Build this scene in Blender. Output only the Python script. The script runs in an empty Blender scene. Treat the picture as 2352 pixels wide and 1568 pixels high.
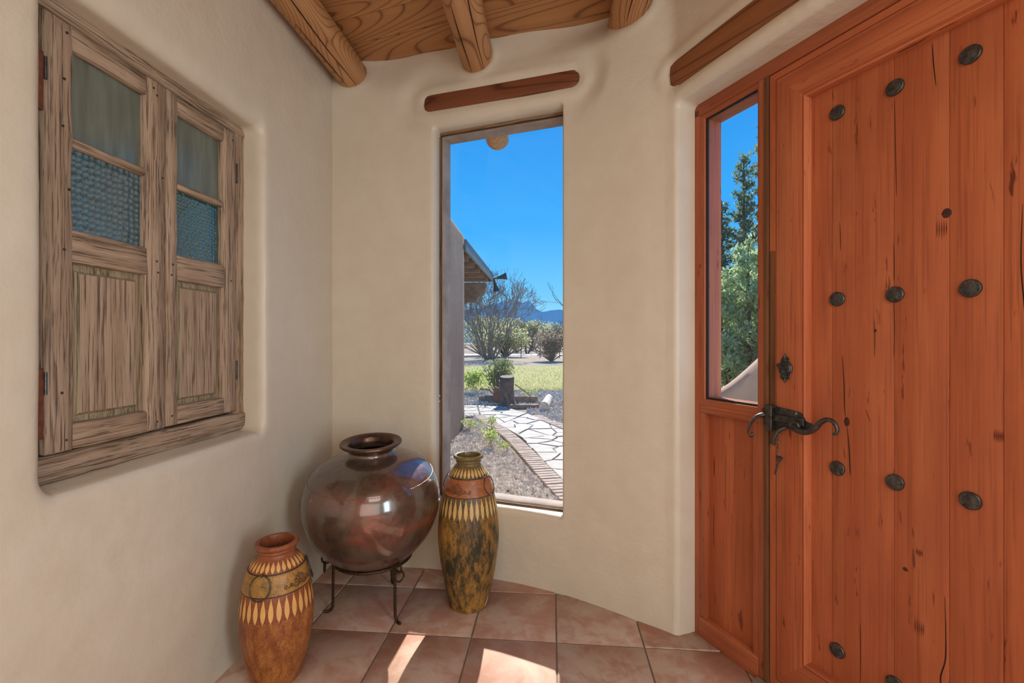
import bpy, bmesh, math, random
from mathutils import Vector, Matrix, noise as mnoise

random.seed(7)
sc = bpy.context.scene
COL = sc.collection
R = math.radians
PI = math.pi

# ------------------------------------------------------------------ camera
cam_d = bpy.data.cameras.new('camera')
cam = bpy.data.objects.new('camera', cam_d)
COL.objects.link(cam)
cam.location = (0, 0, 1.35)
cam.rotation_euler = (R(90), 0, 0)
cam_d.sensor_width = 36
cam_d.lens = 16.0
cam_d.clip_start = 0.02
cam_d.clip_end = 6000
sc.camera = cam

# ------------------------------------------------------------------ world: clear blue sky
world = bpy.data.worlds.new('sky')
sc.world = world
world.use_nodes = True
wn = world.node_tree
wn.nodes.clear()
wo = wn.nodes.new('ShaderNodeOutputWorld')
wb = wn.nodes.new('ShaderNodeBackground')
wc = wn.nodes.new('ShaderNodeTexCoord')
ws = wn.nodes.new('ShaderNodeSeparateXYZ')
wr = wn.nodes.new('ShaderNodeValToRGB')
wn.links.new(wc.outputs['Generated'], ws.inputs[0])
wn.links.new(ws.outputs['Z'], wr.inputs[0])
wn.links.new(wr.outputs[0], wb.inputs[0])
wn.links.new(wb.outputs[0], wo.inputs[0])
e = wr.color_ramp.elements
e[0].position = 0.0; e[0].color = (0.36, 0.72, 1.0, 1)
e[1].position = 1.0; e[1].color = (0.02, 0.19, 0.62, 1)
for p, c in ((0.10, (0.14, 0.55, 0.98, 1)), (0.24, (0.035, 0.39, 0.92, 1)), (0.5, (0.025, 0.27, 0.78, 1))):
    k = e.new(p); k.color = c
wb.inputs[1].default_value = 1.05

# ------------------------------------------------------------------ sun
SUN = Vector((0.13, 1.0, 0.70)).normalized()
sd = bpy.data.lights.new('sun', 'SUN')
sd.energy = 7.8
sd.angle = R(0.6)
sd.color = (1.0, 0.95, 0.86)
so = bpy.data.objects.new('sun', sd)
COL.objects.link(so)
so.rotation_euler = SUN.to_track_quat('Z', 'Y').to_euler()

# ------------------------------------------------------------------ added soft fill lights in the hall behind the camera
def area(name, loc, target, sx, sy, power, col):
    d = bpy.data.lights.new(name, 'AREA')
    d.shape = 'RECTANGLE'; d.size = sx; d.size_y = sy
    d.energy = power; d.color = col
    o = bpy.data.objects.new(name, d)
    COL.objects.link(o)
    o.location = loc
    o.rotation_euler = (Vector(target) - Vector(loc)).to_track_quat('-Z', 'Y').to_euler()
    return o
area('rear_window_fill', (0.35, -2.15, 1.45), (0.2, 2.0, 1.3), 2.4, 2.2, 30, (1.0, 0.95, 0.87))  # added fill standing in for a window behind the camera, no glazing built
area('side_fill_light', (1.95, -0.72, 1.45), (-1.3, 0.5, 1.3), 1.3, 1.7, 92, (0.72, 0.885, 1.0))  # added cool fill to brighten the left wall; no window on this side
area('overhead_fill_light', (0.4, -0.9, 2.75), (0.3, -0.6, 0.0), 1.2, 1.2, 18, (1.0, 0.92, 0.82))  # added warm fill from overhead, not an actual ceiling lamp

sc.view_settings.view_transform = 'Standard'
sc.view_settings.look = 'None'
sc.view_settings.gamma = 1.0
sc.view_settings.use_curve_mapping = False
sc.view_settings.exposure = 0.12

# ================================================================== helpers
class MB:
    """collects geometry; build() links ONE mesh object"""
    def __init__(s):
        s.v = []; s.f = []
    def add(s, vs, fs):
        b = len(s.v)
        s.v += [tuple(p) for p in vs]
        s.f += [tuple(i + b for i in f) for f in fs]
        return s
    def box(s, x0, x1, y0, y1, z0, z1):
        return s.add([(x0,y0,z0),(x1,y0,z0),(x1,y1,z0),(x0,y1,z0),(x0,y0,z1),(x1,y0,z1),(x1,y1,z1),(x0,y1,z1)],
                     [(0,3,2,1),(4,5,6,7),(0,1,5,4),(1,2,6,5),(2,3,7,6),(3,0,4,7)])
    def bbox(s, x0, x1, y0, y1, z0, z1, b=0.004, seg=1, jit=0.0, cuts=0, axis=2, seed=0):
        """bevelled box; with cuts along an axis the long edges wander a little"""
        bm = bmesh.new()
        bmesh.ops.create_cube(bm, size=1)
        for v in bm.verts:
            v.co = Vector(((x0+x1)/2 + v.co.x*(x1-x0), (y0+y1)/2 + v.co.y*(y1-y0), (z0+z1)/2 + v.co.z*(z1-z0)))
        if cuts:
            ed = [ed for ed in bm.edges if abs((ed.verts[0].co - ed.verts[1].co)[axis]) > 1e-5]
            bmesh.ops.subdivide_edges(bm, edges=ed, cuts=cuts, use_grid_fill=True)
            rnd = random.Random(seed)
            for v in bm.verts:
                for a in range(3):
                    if a != axis:
                        v.co[a] += rnd.uniform(-jit, jit)
        if b > 0:
            es = [ed for ed in bm.edges if ed.is_manifold and ed.calc_face_angle(0) > 0.6]
            bmesh.ops.bevel(bm, geom=es, offset=b, segments=seg, affect='EDGES', profile=0.6)
        bm.verts.index_update()
        s.add([v.co.copy() for v in bm.verts], [[v.index for v in f.verts] for f in bm.faces])
        bm.free()
        return s
    def tube(s, pts, r, n=8, closed=False, caps=True, flat=None):
        """r: number or list; flat=(a,b) squashes the section"""
        pts = [Vector(p) for p in pts]
        m = len(pts)
        rs = r if isinstance(r, (list, tuple)) else [r]*m
        rings = []
        up = None
        for i in range(m):
            if closed:
                t = pts[(i+1) % m] - pts[i-1]
            else:
                t = pts[min(i+1, m-1)] - pts[max(i-1, 0)]
            t.normalize()
            if up is None:
                up = Vector((0,0,1)) if abs(t.z) < 0.9 else Vector((0,1,0))
                x = up.cross(t).normalized()
            else:
                x = (px - t*px.dot(t)).normalized()
            px = x
            y = t.cross(x)
            a, b = flat if flat else (1, 1)
            rings.append([pts[i] + (x*math.cos(q)*a + y*math.sin(q)*b)*rs[i] for q in [2*PI*k/n for k in range(n)]])
        vs = [p for g in rings for p in g]
        fs = []
        for i in range(m if closed else m-1):
            j = (i+1) % m
            for k in range(n):
                l = (k+1) % n
                fs.append((i*n+k, i*n+l, j*n+l, j*n+k))
        if caps and not closed:
            fs.append(tuple(range(n-1, -1, -1)))
            fs.append(tuple((m-1)*n+k for k in range(n)))
        return s.add(vs, fs)
    def lathe(s, prof, n=48, close=False):
        vs = []; fs = []
        m = len(prof)
        for r, z in prof:
            for k in range(n):
                a = 2*PI*k/n
                vs.append((r*math.cos(a), r*math.sin(a), z))
        for i in range(m-1):
            for k in range(n):
                l = (k+1) % n
                fs.append((i*n+k, i*n+l, (i+1)*n+l, (i+1)*n+k))
        if close:
            fs.append(tuple(range(n-1, -1, -1)))
            fs.append(tuple((m-1)*n+k for k in range(n)))
        return s.add(vs, fs)
    def prism(s, poly, z0, z1):
        """poly in xy, extruded in z"""
        n = len(poly)
        vs = [(p[0], p[1], z0) for p in poly] + [(p[0], p[1], z1) for p in poly]
        fs = [tuple(range(n-1, -1, -1)), tuple(range(n, 2*n))]
        for k in range(n):
            l = (k+1) % n
            fs.append((k, l, n+l, n+k))
        return s.add(vs, fs)
    def prism_y(s, poly, y0, y1):
        """poly in (x,z), extruded along y"""
        n = len(poly)
        vs = [(p[0], y0, p[1]) for p in poly] + [(p[0], y1, p[1]) for p in poly]
        fs = [tuple(range(n)), tuple(range(2*n-1, n-1, -1))]
        for k in range(n):
            l = (k+1) % n
            fs.append((l, k, n+k, n+l))
        return s.add(vs, fs)
    def mesh(s, name, mat=None, smooth=35):
        me = bpy.data.meshes.new(name)
        me.from_pydata(s.v, [], s.f)
        if mat:
            me.materials.append(mat)
        if smooth:
            me.polygons.foreach_set('use_smooth', [True]*len(me.polygons))
            me.set_sharp_from_angle(angle=R(smooth))
        me.update()
        return me
    def build(s, name, mat=None, parent=None, smooth=35, loc=None, rot=None):
        return link(name, s.mesh(name, mat, smooth), parent, loc, rot)

def link(name, me, parent=None, loc=None, rot=None):
    o = bpy.data.objects.new(name, me)
    COL.objects.link(o)
    if parent: o.parent = parent
    if loc is not None: o.location = loc
    if rot is not None: o.rotation_euler = rot
    return o

def empty(name, loc=(0,0,0), rz=0.0):
    o = bpy.data.objects.new(name, None)
    o.empty_display_size = 0.1
    COL.objects.link(o)
    o.location = loc
    o.rotation_euler = (0, 0, rz)
    return o

def tag(o, label=None, cat=None, group=None, kind=None):
    if label: o['label'] = label
    if cat: o['category'] = cat
    if group: o['group'] = group
    if kind: o['kind'] = kind
    return o

def crom(pts, k=8):
    """Catmull-Rom through points of any dimension"""
    out = []
    n = len(pts)
    for i in range(n-1):
        p0 = pts[max(i-1, 0)]; p1 = pts[i]; p2 = pts[i+1]; p3 = pts[min(i+2, n-1)]
        for j in range(k):
            t = j/k
            out.append(tuple(0.5*((2*b) + (-a+c)*t + (2*a-5*b+4*c-d)*t*t + (-a+3*b-3*c+d)*t**3) for a, b, c, d in zip(p0, p1, p2, p3)))
    out.append(tuple(pts[-1]))
    return out

def clip_poly(poly, a, b):
    """keep the part of poly on the left of a->b"""
    out = []
    n = len(poly)
    def sd_(p): return (b[0]-a[0])*(p[1]-a[1]) - (b[1]-a[1])*(p[0]-a[0])
    for i in range(n):
        p, q = poly[i], poly[(i+1) % n]
        sp, sq = sd_(p), sd_(q)
        if sp >= 0: out.append(p)
        if sp*sq < 0:
            t = sp/(sp-sq)
            out.append((p[0]+(q[0]-p[0])*t, p[1]+(q[1]-p[1])*t))
    return out

def clip_convex(poly, ring):
    for i in range(len(ring)):
        poly = clip_poly(poly, ring[i], ring[(i+1) % len(ring)])
        if len(poly) < 3: return []
    res = []
    for p in poly:
        if not res or math.hypot(p[0]-res[-1][0], p[1]-res[-1][1]) > 0.004: res.append(p)
    if len(res) > 1 and math.hypot(res[0][0]-res[-1][0], res[0][1]-res[-1][1]) <= 0.004: res.pop()
    return res if len(res) > 2 else []

def poly_area(p):
    return 0.5*sum(p[i][0]*p[(i+1) % len(p)][1]-p[(i+1) % len(p)][0]*p[i][1] for i in range(len(p)))

def slab(poly, z0, z1, b=0.004):
    """extruded polygon with a chamfered top edge (shrink about the centroid)"""
    n = len(poly)
    cx = sum(p[0] for p in poly)/n; cy = sum(p[1] for p in poly)/n
    rad = max(0.02, math.sqrt(abs(poly_area(poly))/PI))
    k = max(0.0, 1-b/rad)
    m = MB()
    top = [(cx+(p[0]-cx)*k, cy+(p[1]-cy)*k, z1) for p in poly]
    vs = [(p[0], p[1], z0) for p in poly] + [(p[0], p[1], z1-b*0.7) for p in poly] + top
    fs = [tuple(range(2*n, 3*n))]
    for i in range(n):
        j = (i+1) % n
        fs.append((i, j, n+j, n+i)); fs.append((n+i, n+j, 2*n+j, 2*n+i))
    m.add(vs, fs)
    return m

# ------------------------------------------------------------------ material kit
class Mt:
    def __init__(s, name, rough=0.5, metal=0.0, spec=0.5):
        s.m = bpy.data.materials.new(name)
        s.m.use_nodes = True
        s.t = s.m.node_tree
        s.b = s.t.nodes['Principled BSDF']
        s.b.inputs['Roughness'].default_value = rough
        s.b.inputs['Metallic'].default_value = metal
        s.b.inputs['Specular IOR Level'].default_value = spec
    def n(s, typ, **kw):
        nd = s.t.nodes.new(typ)
        for k, v in kw.items(): setattr(nd, k, v)
        return nd
    def l(s, a, b): s.t.links.new(a, b)
    def put(s, sock, v):
        if hasattr(v, 'is_linked') or isinstance(v, bpy.types.NodeSocket): s.l(v, sock)
        else: sock.default_value = v
    def co(s, scale=(1,1,1), rnd=0.0, kind='Object'):
        c = s.n('ShaderNodeTexCoord').outputs[kind]
        if rnd:
            oi = s.n('ShaderNodeObjectInfo').outputs['Random']
            mu = s.n('ShaderNodeMath', operation='MULTIPLY'); s.l(oi, mu.inputs[0]); mu.inputs[1].default_value = rnd
            ad = s.n('ShaderNodeVectorMath', operation='ADD'); s.l(c, ad.inputs[0]); s.l(mu.outputs[0], ad.inputs[1])
            c = ad.outputs[0]
        mp = s.n('ShaderNodeVectorMath', operation='MULTIPLY'); s.l(c, mp.inputs[0]); mp.inputs[1].default_value = scale
        return mp.outputs[0]
    def noise(s, vec, scale, detail=4, rough=0.55, dist=0.0):
        nd = s.n('ShaderNodeTexNoise')
        s.l(vec, nd.inputs['Vector'])
        nd.inputs['Scale'].default_value = scale; nd.inputs['Detail'].default_value = detail
        nd.inputs['Roughness'].default_value = rough; nd.inputs['Distortion'].default_value = dist
        return nd.outputs[0]
    def vor(s, vec, scale, feature='F1', out='Distance', rnd=1.0):
        nd = s.n('ShaderNodeTexVoronoi', feature=feature)
        s.l(vec, nd.inputs['Vector']); nd.inputs['Scale'].default_value = scale
        nd.inputs['Randomness'].default_value = rnd
        return nd.outputs[out]
    def math(s, op, a, b=0.0, c=None):
        nd = s.n('ShaderNodeMath', operation=op)
        s.put(nd.inputs[0], a); s.put(nd.inputs[1], b)
        if c is not None: s.put(nd.inputs[2], c)
        return nd.outputs[0]
    def ramp(s, fac, stops, mode='LINEAR'):
        nd = s.n('ShaderNodeValToRGB')
        nd.color_ramp.interpolation = mode
        el = nd.color_ramp.elements
        while len(el) < len(stops): el.new(0.5)
        for q, (p, c) in zip(el, stops):
            q.position = p
            q.color = (c, c, c, 1) if isinstance(c, (int, float)) else (c[0], c[1], c[2], 1)
        s.l(fac, nd.inputs[0])
        return nd.outputs[0]
    def mix(s, fac, a, b, blend='MIX'):
        nd = s.n('ShaderNodeMix', data_type='RGBA', blend_type=blend)
        s.put(nd.inputs[0], fac)
        for k, v in ((6, a), (7, b)):
            if isinstance(v, (tuple, list)): nd.inputs[k].default_value = (v[0], v[1], v[2], 1)
            else: s.l(v, nd.inputs[k])
        return nd.outputs[2]
    def col(s, c):
        i = s.b.inputs['Base Color']
        if isinstance(c, (tuple, list)): i.default_value = (c[0], c[1], c[2], 1)
        else: s.l(c, i)
    def rgh(s, v): s.put(s.b.inputs['Roughness'], v)
    def bump(s, h, strength=0.3, dist=0.01):
        nd = s.n('ShaderNodeBump')
        nd.inputs['Strength'].default_value = strength; nd.inputs['Distance'].default_value = dist
        s.l(h, nd.inputs['Height']); s.l(nd.outputs[0], s.b.inputs['Normal'])

AX = {'x': 0, 'y': 1, 'z': 2}
def stretch(axis, along, across=1.0):
    v = [across]*3; v[AX[axis]] = along
    return tuple(v)

def wood_weathered(name, axis, ca, cb, cc, rough=0.7):
    m = Mt(name, rough, spec=0.25)
    v = m.co(stretch(axis, 0.05), rnd=9.0)
    v2 = m.co(stretch(axis, 0.025), rnd=5.0)
    a = m.noise(v, 38, 5, 0.6)
    f = m.noise(v2, 190, 3, 0.6)
    g = m.noise(m.co((1,1,1), rnd=3.0), 5, 4)
    c = m.ramp(a, [(0.30, cc), (0.46, ca), (0.62, cb), (0.75, ca)])
    c = m.mix(m.ramp(g, [(0.35, 0.0), (0.7, 0.55)]), c, cb)
    c = m.mix(m.ramp(f, [(0.36, 0.85), (0.5, 0.0)]), c, tuple(x*0.45 for x in cc))
    k = m.noise(m.co(stretch(axis, 0.35), rnd=7.0), 9, 2)
    c = m.mix(m.ramp(k, [(0.22, 0.8), (0.29, 0.0)]), c, tuple(x*0.35 for x in cc))
    m.col(c)
    m.bump(m.math('ADD', m.math('MULTIPLY', f, 0.8), a), 0.55, 0.006)
    return m.m

def wood_door(name, axis, ca=(0.55,0.155,0.062), cb=(0.43,0.103,0.042), cc=(0.62,0.21,0.088), rough=0.42):
    m = Mt(name, rough, spec=0.35)
    v = m.co(stretch(axis, 0.06), rnd=9.0)
    a = m.noise(v, 13, 4, 0.55)
    f = m.noise(m.co(stretch(axis, 0.02), rnd=5.0), 130, 2, 0.5)
    g = m.noise(m.co(stretch(axis, 0.4), rnd=3.0), 4.2, 5, 0.6)
    c = m.ramp(a, [(0.28, cb), (0.5, ca), (0.72, cc)])
    c = m.mix(m.ramp(g, [(0.35, 0.55), (0.62, 0.0)]), c, tuple(x*0.72 for x in cb))
    c = m.mix(m.ramp(f, [(0.33, 0.5), (0.46, 0.0)]), c, tuple(x*0.6 for x in cb))
    s2 = m.noise(m.co(stretch(axis, 0.18), rnd=4.0), 34, 3, 0.65)
    c = m.mix(m.ramp(s2, [(0.29, 0.9), (0.35, 0.0)]), c, (0.13, 0.028, 0.013))
    oi = m.n('ShaderNodeObjectInfo').outputs['Random']
    c = m.mix(m.math('MULTIPLY', oi, 0.30), c, tuple(x*0.68 for x in ca))
    m.col(c)
    m.rgh(m.ramp(g, [(0.3, rough+0.12), (0.7, rough-0.06)]))
    m.bump(m.math('ADD', f, a), 0.22, 0.004)
    return m.m

def wood_pine(name, axis, base, dark, line, rough=0.5, ring=34.0, wob=2.0, stretch_a=0.22):
    m = Mt(name, rough, spec=0.3)
    v = m.co(stretch(axis, stretch_a), rnd=11.0)
    fld = m.noise(v, wob, 1.2, 0.45, 0.15)
    s = m.math('SINE', m.math('MULTIPLY', fld, ring*2))
    lines = m.ramp(m.math('MULTIPLY_ADD', s, 0.5, 0.5), [(0.0, 0.0), (0.72, 0.05), (0.94, 0.30), (1.0, 1.0)])
    a = m.noise(m.co(stretch(axis, 0.08), rnd=5.0), 15, 4)
    c = m.mix(m.ramp(a, [(0.3, 0.0), (0.7, 1.0)]), base, dark)
    c = m.mix(m.math('MULTIPLY', lines, 0.75), c, line)
    kv = m.co(stretch(axis, 0.62), rnd=6.0)
    kd = m.vor(kv, 2.3)
    c = m.mix(m.ramp(kd, [(0.035, 0.95), (0.06, 0.3), (0.13, 0.0)]), c, tuple(x*0.35 for x in line))
    m.col(c)
    m.bump(m.math('ADD', m.math('MULTIPLY', lines, -0.4), a), 0.2, 0.004)
    return m.m

def plain(name, c, rough=0.6, metal=0.0, var=0.25, scale=12, bump=0.15, spec=0.4, c2=None, dist=0.006, detail=5):
    m = Mt(name, rough, metal, spec)
    nz = m.noise(m.co((1,1,1), rnd=3.0), scale, detail)
    c2 = c2 or tuple(x*(1-var*1.6) for x in c)
    m.col(m.ramp(nz, [(0.32, c2), (0.66, c)]))
    if bump: m.bump(nz, bump, dist)
    return m.m

# ------------------------------------------------------------------ materials
def mk_plaster():
    m = Mt('adobe_plaster', 0.42, spec=0.45)
    v = m.co((1,1,1))
    a = m.noise(v, 1.7, 4); b = m.noise(v, 9, 5); f = m.noise(v, 60, 3)
    c = m.ramp(a, [(0.3, (0.645,0.56,0.44)), (0.7, (0.69,0.608,0.487))])
    c = m.mix(m.ramp(b, [(0.35, 0.35), (0.6, 0.0)]), c, (0.61,0.51,0.385))
    m.col(c)
    m.rgh(m.ramp(b, [(0.3, 0.30), (0.7, 0.44)]))
    m.bump(m.math('ADD', m.math('MULTIPLY', b, 1.0), m.math('MULTIPLY', f, 0.12)), 0.25, 0.02)
    return m.m
PLASTER = mk_plaster()

def mk_tile():
    m = Mt('saltillo_tile', 0.6, spec=0.25)
    v = m.co((1,1,1), rnd=14.0)
    a = m.noise(v, 4.6, 5, 0.62, 0.5); b = m.noise(v, 9, 5, 0.6, 0.6); f = m.noise(v, 120, 2)
    c = m.ramp(a, [(0.30, (0.40,0.185,0.125)), (0.43, (0.47,0.275,0.20)), (0.53, (0.54,0.39,0.30)), (0.66, (0.58,0.46,0.37))])
    c = m.mix(m.ramp(b, [(0.36, 0.6), (0.52, 0.0)]), c, (0.40,0.18,0.125))
    oi = m.n('ShaderNodeObjectInfo').outputs['Random']
    c = m.mix(m.math('MULTIPLY', oi, 0.45), c, (0.45,0.24,0.165))
    m.col(c)
    m.rgh(m.ramp(b, [(0.3, 0.52), (0.7, 0.66)]))
    m.bump(m.math('ADD', m.math('MULTIPLY', a, 1.0), m.math('MULTIPLY', f, 0.05)), 0.14, 0.02)
    return m.m
TILE = mk_tile()
GROUT = plain('grout', (0.26,0.20,0.155), 0.9, scale=60, bump=0.3)

WA, WB_, WC = (0.36,0.245,0.16), (0.46,0.335,0.235), (0.18,0.115,0.072)
OLDZ = wood_weathered('weathered_wood_vertical', 'z', WA, WB_, WC)
OLDX = wood_weathered('weathered_wood_horizontal', 'x', WA, WB_, WC)
OLDG = wood_weathered('weathered_wood_greenish', 'z', (0.33,0.255,0.155), (0.41,0.325,0.205), (0.19,0.135,0.08))
DOORZ = wood_door('red_door_wood_vertical', 'z')
DOORX = wood_door('red_door_wood_horizontal', 'x')
FRZ = wood_door('red_frame_wood_vertical', 'z', (0.46,0.135,0.058), (0.36,0.09,0.038), (0.53,0.18,0.08), 0.36)
FRX = wood_door('red_frame_wood_horizontal', 'x', (0.46,0.135,0.058), (0.36,0.09,0.038), (0.53,0.18,0.08), 0.36)
WORNZ = wood_door('worn_dark_door_edge', 'z', (0.20,0.085,0.035), (0.10,0.045,0.022), (0.30,0.12,0.05), 0.5)
BOARD = wood_pine('ceiling_pine', 'x', (0.52,0.26,0.10), (0.42,0.19,0.07), (0.15,0.05,0.016), ring=150, wob=1.6, stretch_a=0.2)
LOG = wood_pine('viga_log', 'x', (0.58,0.31,0.135), (0.46,0.215,0.085), (0.17,0.055,0.020), ring=120, wob=3.2, stretch_a=0.26)
LINT = wood_pine('dark_lintel_wood', 'x', (0.25,0.085,0.035), (0.16,0.05,0.022), (0.06,0.018,0.010), ring=60, wob=3.4, stretch_a=0.12)
LINT2 = wood_pine('brown_lintel_wood', 'x', (0.33,0.13,0.05), (0.23,0.08,0.03), (0.09,0.028,0.012), ring=60, wob=3.6, stretch_a=0.10)
WINW = wood_weathered('window_frame_wood_vertical', 'z', (0.26,0.145,0.075), (0.33,0.20,0.115), (0.11,0.06,0.035))
WINX = wood_weathered('window_frame_wood_horizontal', 'x', (0.26,0.145,0.075), (0.33,0.20,0.115), (0.11,0.06,0.035))
IRON = plain('black_iron', (0.125,0.12,0.115), 0.38, 0.7, var=0.3, scale=70, bump=0.3, c2=(0.05,0.047,0.045))
BRONZE_IRON = plain('rust_speckled_iron', (0.10,0.055,0.025), 0.45, 0.6, scale=140, bump=0.4, c2=(0.022,0.015,0.010), detail=2)
RUST = plain('red_oxide_hinge', (0.23,0.075,0.035), 0.7, 0.1, scale=40, c2=(0.12,0.04,0.02))
ALU = plain('aluminium', (0.62,0.60,0.57), 0.35, 0.9, var=0.1, scale=30, bump=0.05)
GASKET = plain('black_gasket', (0.018,0.018,0.02), 0.6, scale=30, bump=0)
DARKWOOD = plain('dark_crack', (0.035,0.012,0.007), 0.85, scale=60, bump=0.2)
KNOT = plain('knot', (0.085,0.028,0.016), 0.7, scale=90, c2=(0.03,0.011,0.008))

def mk_glass(name, dust=0.008, tint=(1,1,1)):
    m = Mt(name)
    t = m.t
    t.nodes.remove(m.b)
    out = [n for n in t.nodes if n.type == 'OUTPUT_MATERIAL'][0]
    tr = m.n('ShaderNodeBsdfTransparent'); tr.inputs[0].default_value = (tint[0], tint[1], tint[2], 1)
    gl = m.n('ShaderNodeBsdfGlossy'); gl.inputs['Roughness'].default_value = 0.01
    lw = m.n('ShaderNodeLayerWeight'); lw.inputs[0].default_value = 0.5
    frs = m.math('MULTIPLY_ADD', m.math('POWER', lw.outputs['Facing'], 5.0), 0.6, 0.022)
    mx = m.n('ShaderNodeMixShader')
    m.l(frs, mx.inputs[0]); m.l(tr.outputs[0], mx.inputs[1]); m.l(gl.outputs[0], mx.inputs[2])
    df = m.n('ShaderNodeBsdfDiffuse'); df.inputs[0].default_value = (0.85,0.87,0.9,1)
    tl = m.n('ShaderNodeBsdfTranslucent'); tl.inputs[0].default_value = (0.85,0.87,0.9,1)
    dm = m.n('ShaderNodeMixShader'); dm.inputs[0].default_value = 0.6
    m.l(df.outputs[0], dm.inputs[1]); m.l(tl.outputs[0], dm.inputs[2])
    v = m.co((1,1,1))
    sp = m.ramp(m.vor(v, 42), [(0.035, 0.55), (0.085, 0.0)])
    area_ = m.ramp(m.noise(v, 2.6, 3), [(0.52, 0.0), (0.66, 1.0)])
    fac = m.math('ADD', m.math('MULTIPLY', sp, area_), m.math('MULTIPLY', m.noise(v, 6, 4), dust))
    m2 = m.n('ShaderNodeMixShader')
    m.l(fac, m2.inputs[0]); m.l(mx.outputs[0], m2.inputs[1]); m.l(dm.outputs[0], m2.inputs[2])
    m.l(m2.outputs[0], out.inputs[0])
    return m.m
GLASS = mk_glass('window_glass')

def mk_frost():
    m = Mt('streaky_frosted_glass', 0.16, spec=0.6)
    a = m.noise(m.co((1,1,0.12)), 26, 4); b = m.noise(m.co((1,1,0.5)), 5, 3)
    m.col(m.ramp(a, [(0.3, (0.105,0.12,0.09)), (0.7, (0.185,0.205,0.165))]))
    m.rgh(m.ramp(b, [(0.35, 0.10), (0.7, 0.32)]))
    m.bump(a, 0.12, 0.01)
    return m.m
FROST = mk_frost()

def mk_hammer(name, ca, cb, scale, bump):
    m = Mt(name, 0.07, spec=0.6)
    m.b.inputs['IOR'].default_value = 2.1
    v = m.co((1,1,1))
    d = m.vor(v, scale, rnd=0.35)
    m.col(m.ramp(d, [(0.05, cb), (0.6, ca)]))
    m.bump(d, bump, 0.012)
    return m.m
HAMMER1 = mk_hammer('pebbled_glass_sky_tint', (0.025,0.065,0.075), (0.09,0.20,0.26), 52, 0.40)  # blue of the reflected sky is put into the pane's base colour
HAMMER2 = mk_hammer('pebbled_teal_glass', (0.010,0.065,0.068), (0.03,0.12,0.125), 70, 0.3)

def mk_copper():
    m = Mt('hammered_copper_patina', 0.3, 0.30, 0.5)
    v = m.co((1,1,1)); vz = m.co((1,1,2.2))
    a = m.noise(vz, 4.2, 6, 0.62, 0.4); b = m.noise(v, 15, 5, 0.65); c0 = m.noise(v, 2.2, 3)
    c = m.ramp(a, [(0.30, (0.050,0.036,0.026)), (0.45, (0.10,0.062,0.042)), (0.57, (0.165,0.056,0.034)), (0.70, (0.25,0.072,0.038))])
    c = m.mix(m.ramp(c0, [(0.40, 0.6), (0.60, 0.0)]), c, (0.105,0.078,0.056))
    c = m.mix(m.ramp(b, [(0.36, 0.6), (0.5, 0.0)]), c, (0.06,0.035,0.025))
    m.col(c)
    m.rgh(m.ramp(b, [(0.3, 0.24), (0.7, 0.42)]))
    h = m.vor(v, 22)
    m.bump(m.math('ADD', m.math('MULTIPLY', h, 0.8), b), 0.16, 0.012)
    m.b.inputs['Coat Weight'].default_value = 0.75
    m.b.inputs['Coat IOR'].default_value = 1.9
    m.b.inputs['Coat Roughness'].default_value = 0.11
    return m.m
COPPER = mk_copper()
COPPER_RIM = plain('dark_copper_rim', (0.15,0.075,0.048), 0.3, 0.7, scale=20, c2=(0.07,0.04,0.03), bump=0.1)
SEAM = plain('seam_metal', (0.32,0.22,0.15), 0.45, 0.6, scale=90, c2=(0.14,0.09,0.06))

def mk_speckle(name, light, dark, lo, hi, streak=0.35, rough=0.4, sc1=38):
    m = Mt(name, rough, spec=0.4)
    v = m.co((1,1,streak))
    a = m.noise(v, sc1, 5, 0.7); b = m.noise(m.co((1,1,0.8)), 6, 4); f = m.noise(m.co((1,1,1)), 160, 2)
    t = m.math('ADD', m.math('MULTIPLY', a, 0.6), m.math('MULTIPLY', b, 0.4))
    c = m.ramp(t, [(lo, dark), (hi, light)])
    c = m.mix(m.ramp(f, [(0.36, 0.55), (0.45, 0.0)]), c, tuple(x*0.5 for x in dark))
    m.col(c)
    m.bump(m.math('ADD', a, m.math('MULTIPLY', f, 0.4)), 0.18, 0.005)
    return m.m
V_RUST = mk_speckle('rust_glaze', (0.44,0.17,0.045), (0.20,0.055,0.02), 0.40, 0.60)
V_RUST_UP = mk_speckle('rust_glaze_shoulder', (0.33,0.10,0.035), (0.22,0.06,0.024), 0.40, 0.60, 1.0)
V_OCHRE = mk_speckle('ochre_black_speckled_glaze', (0.40,0.20,0.045), (0.035,0.034,0.020), 0.42, 0.60)
V_OCHRE_UP = mk_speckle('ochre_shoulder_glaze', (0.27,0.15,0.045), (0.055,0.042,0.022), 0.40, 0.60, 1.0)
V_MUST = mk_speckle('mustard_band_glaze', (0.44,0.22,0.05), (0.16,0.10,0.03), 0.36, 0.56, 1.0)
V_BANDR = mk_speckle('rust_band_glaze', (0.46,0.165,0.055), (0.24,0.07,0.025), 0.36, 0.60, 1.0)
V_PET1 = plain('tan_petal_paint', (0.78,0.43,0.14), 0.45, scale=24, var=0.1, bump=0.06)
V_PET2 = plain('pale_ochre_petal_paint', (0.70,0.46,0.17), 0.42, scale=24, var=0.12, bump=0.06)
V_TEAL = plain('olive_rim_glaze', (0.20,0.145,0.055), 0.22, scale=24, var=0.25, bump=0.06)
PALELOG = plain('bleached_log', (0.62,0.56,0.48), 0.85, scale=8, c2=(0.40,0.34,0.28), bump=0.5, dist=0.02)
V_EMB = plain('dark_rust_relief', (0.20,0.075,0.03), 0.5, scale=60, c2=(0.10,0.04,0.02), bump=0.1)
V_LINE = plain('dark_band_line', (0.05,0.04,0.03), 0.5, scale=40, bump=0.1)

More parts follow.
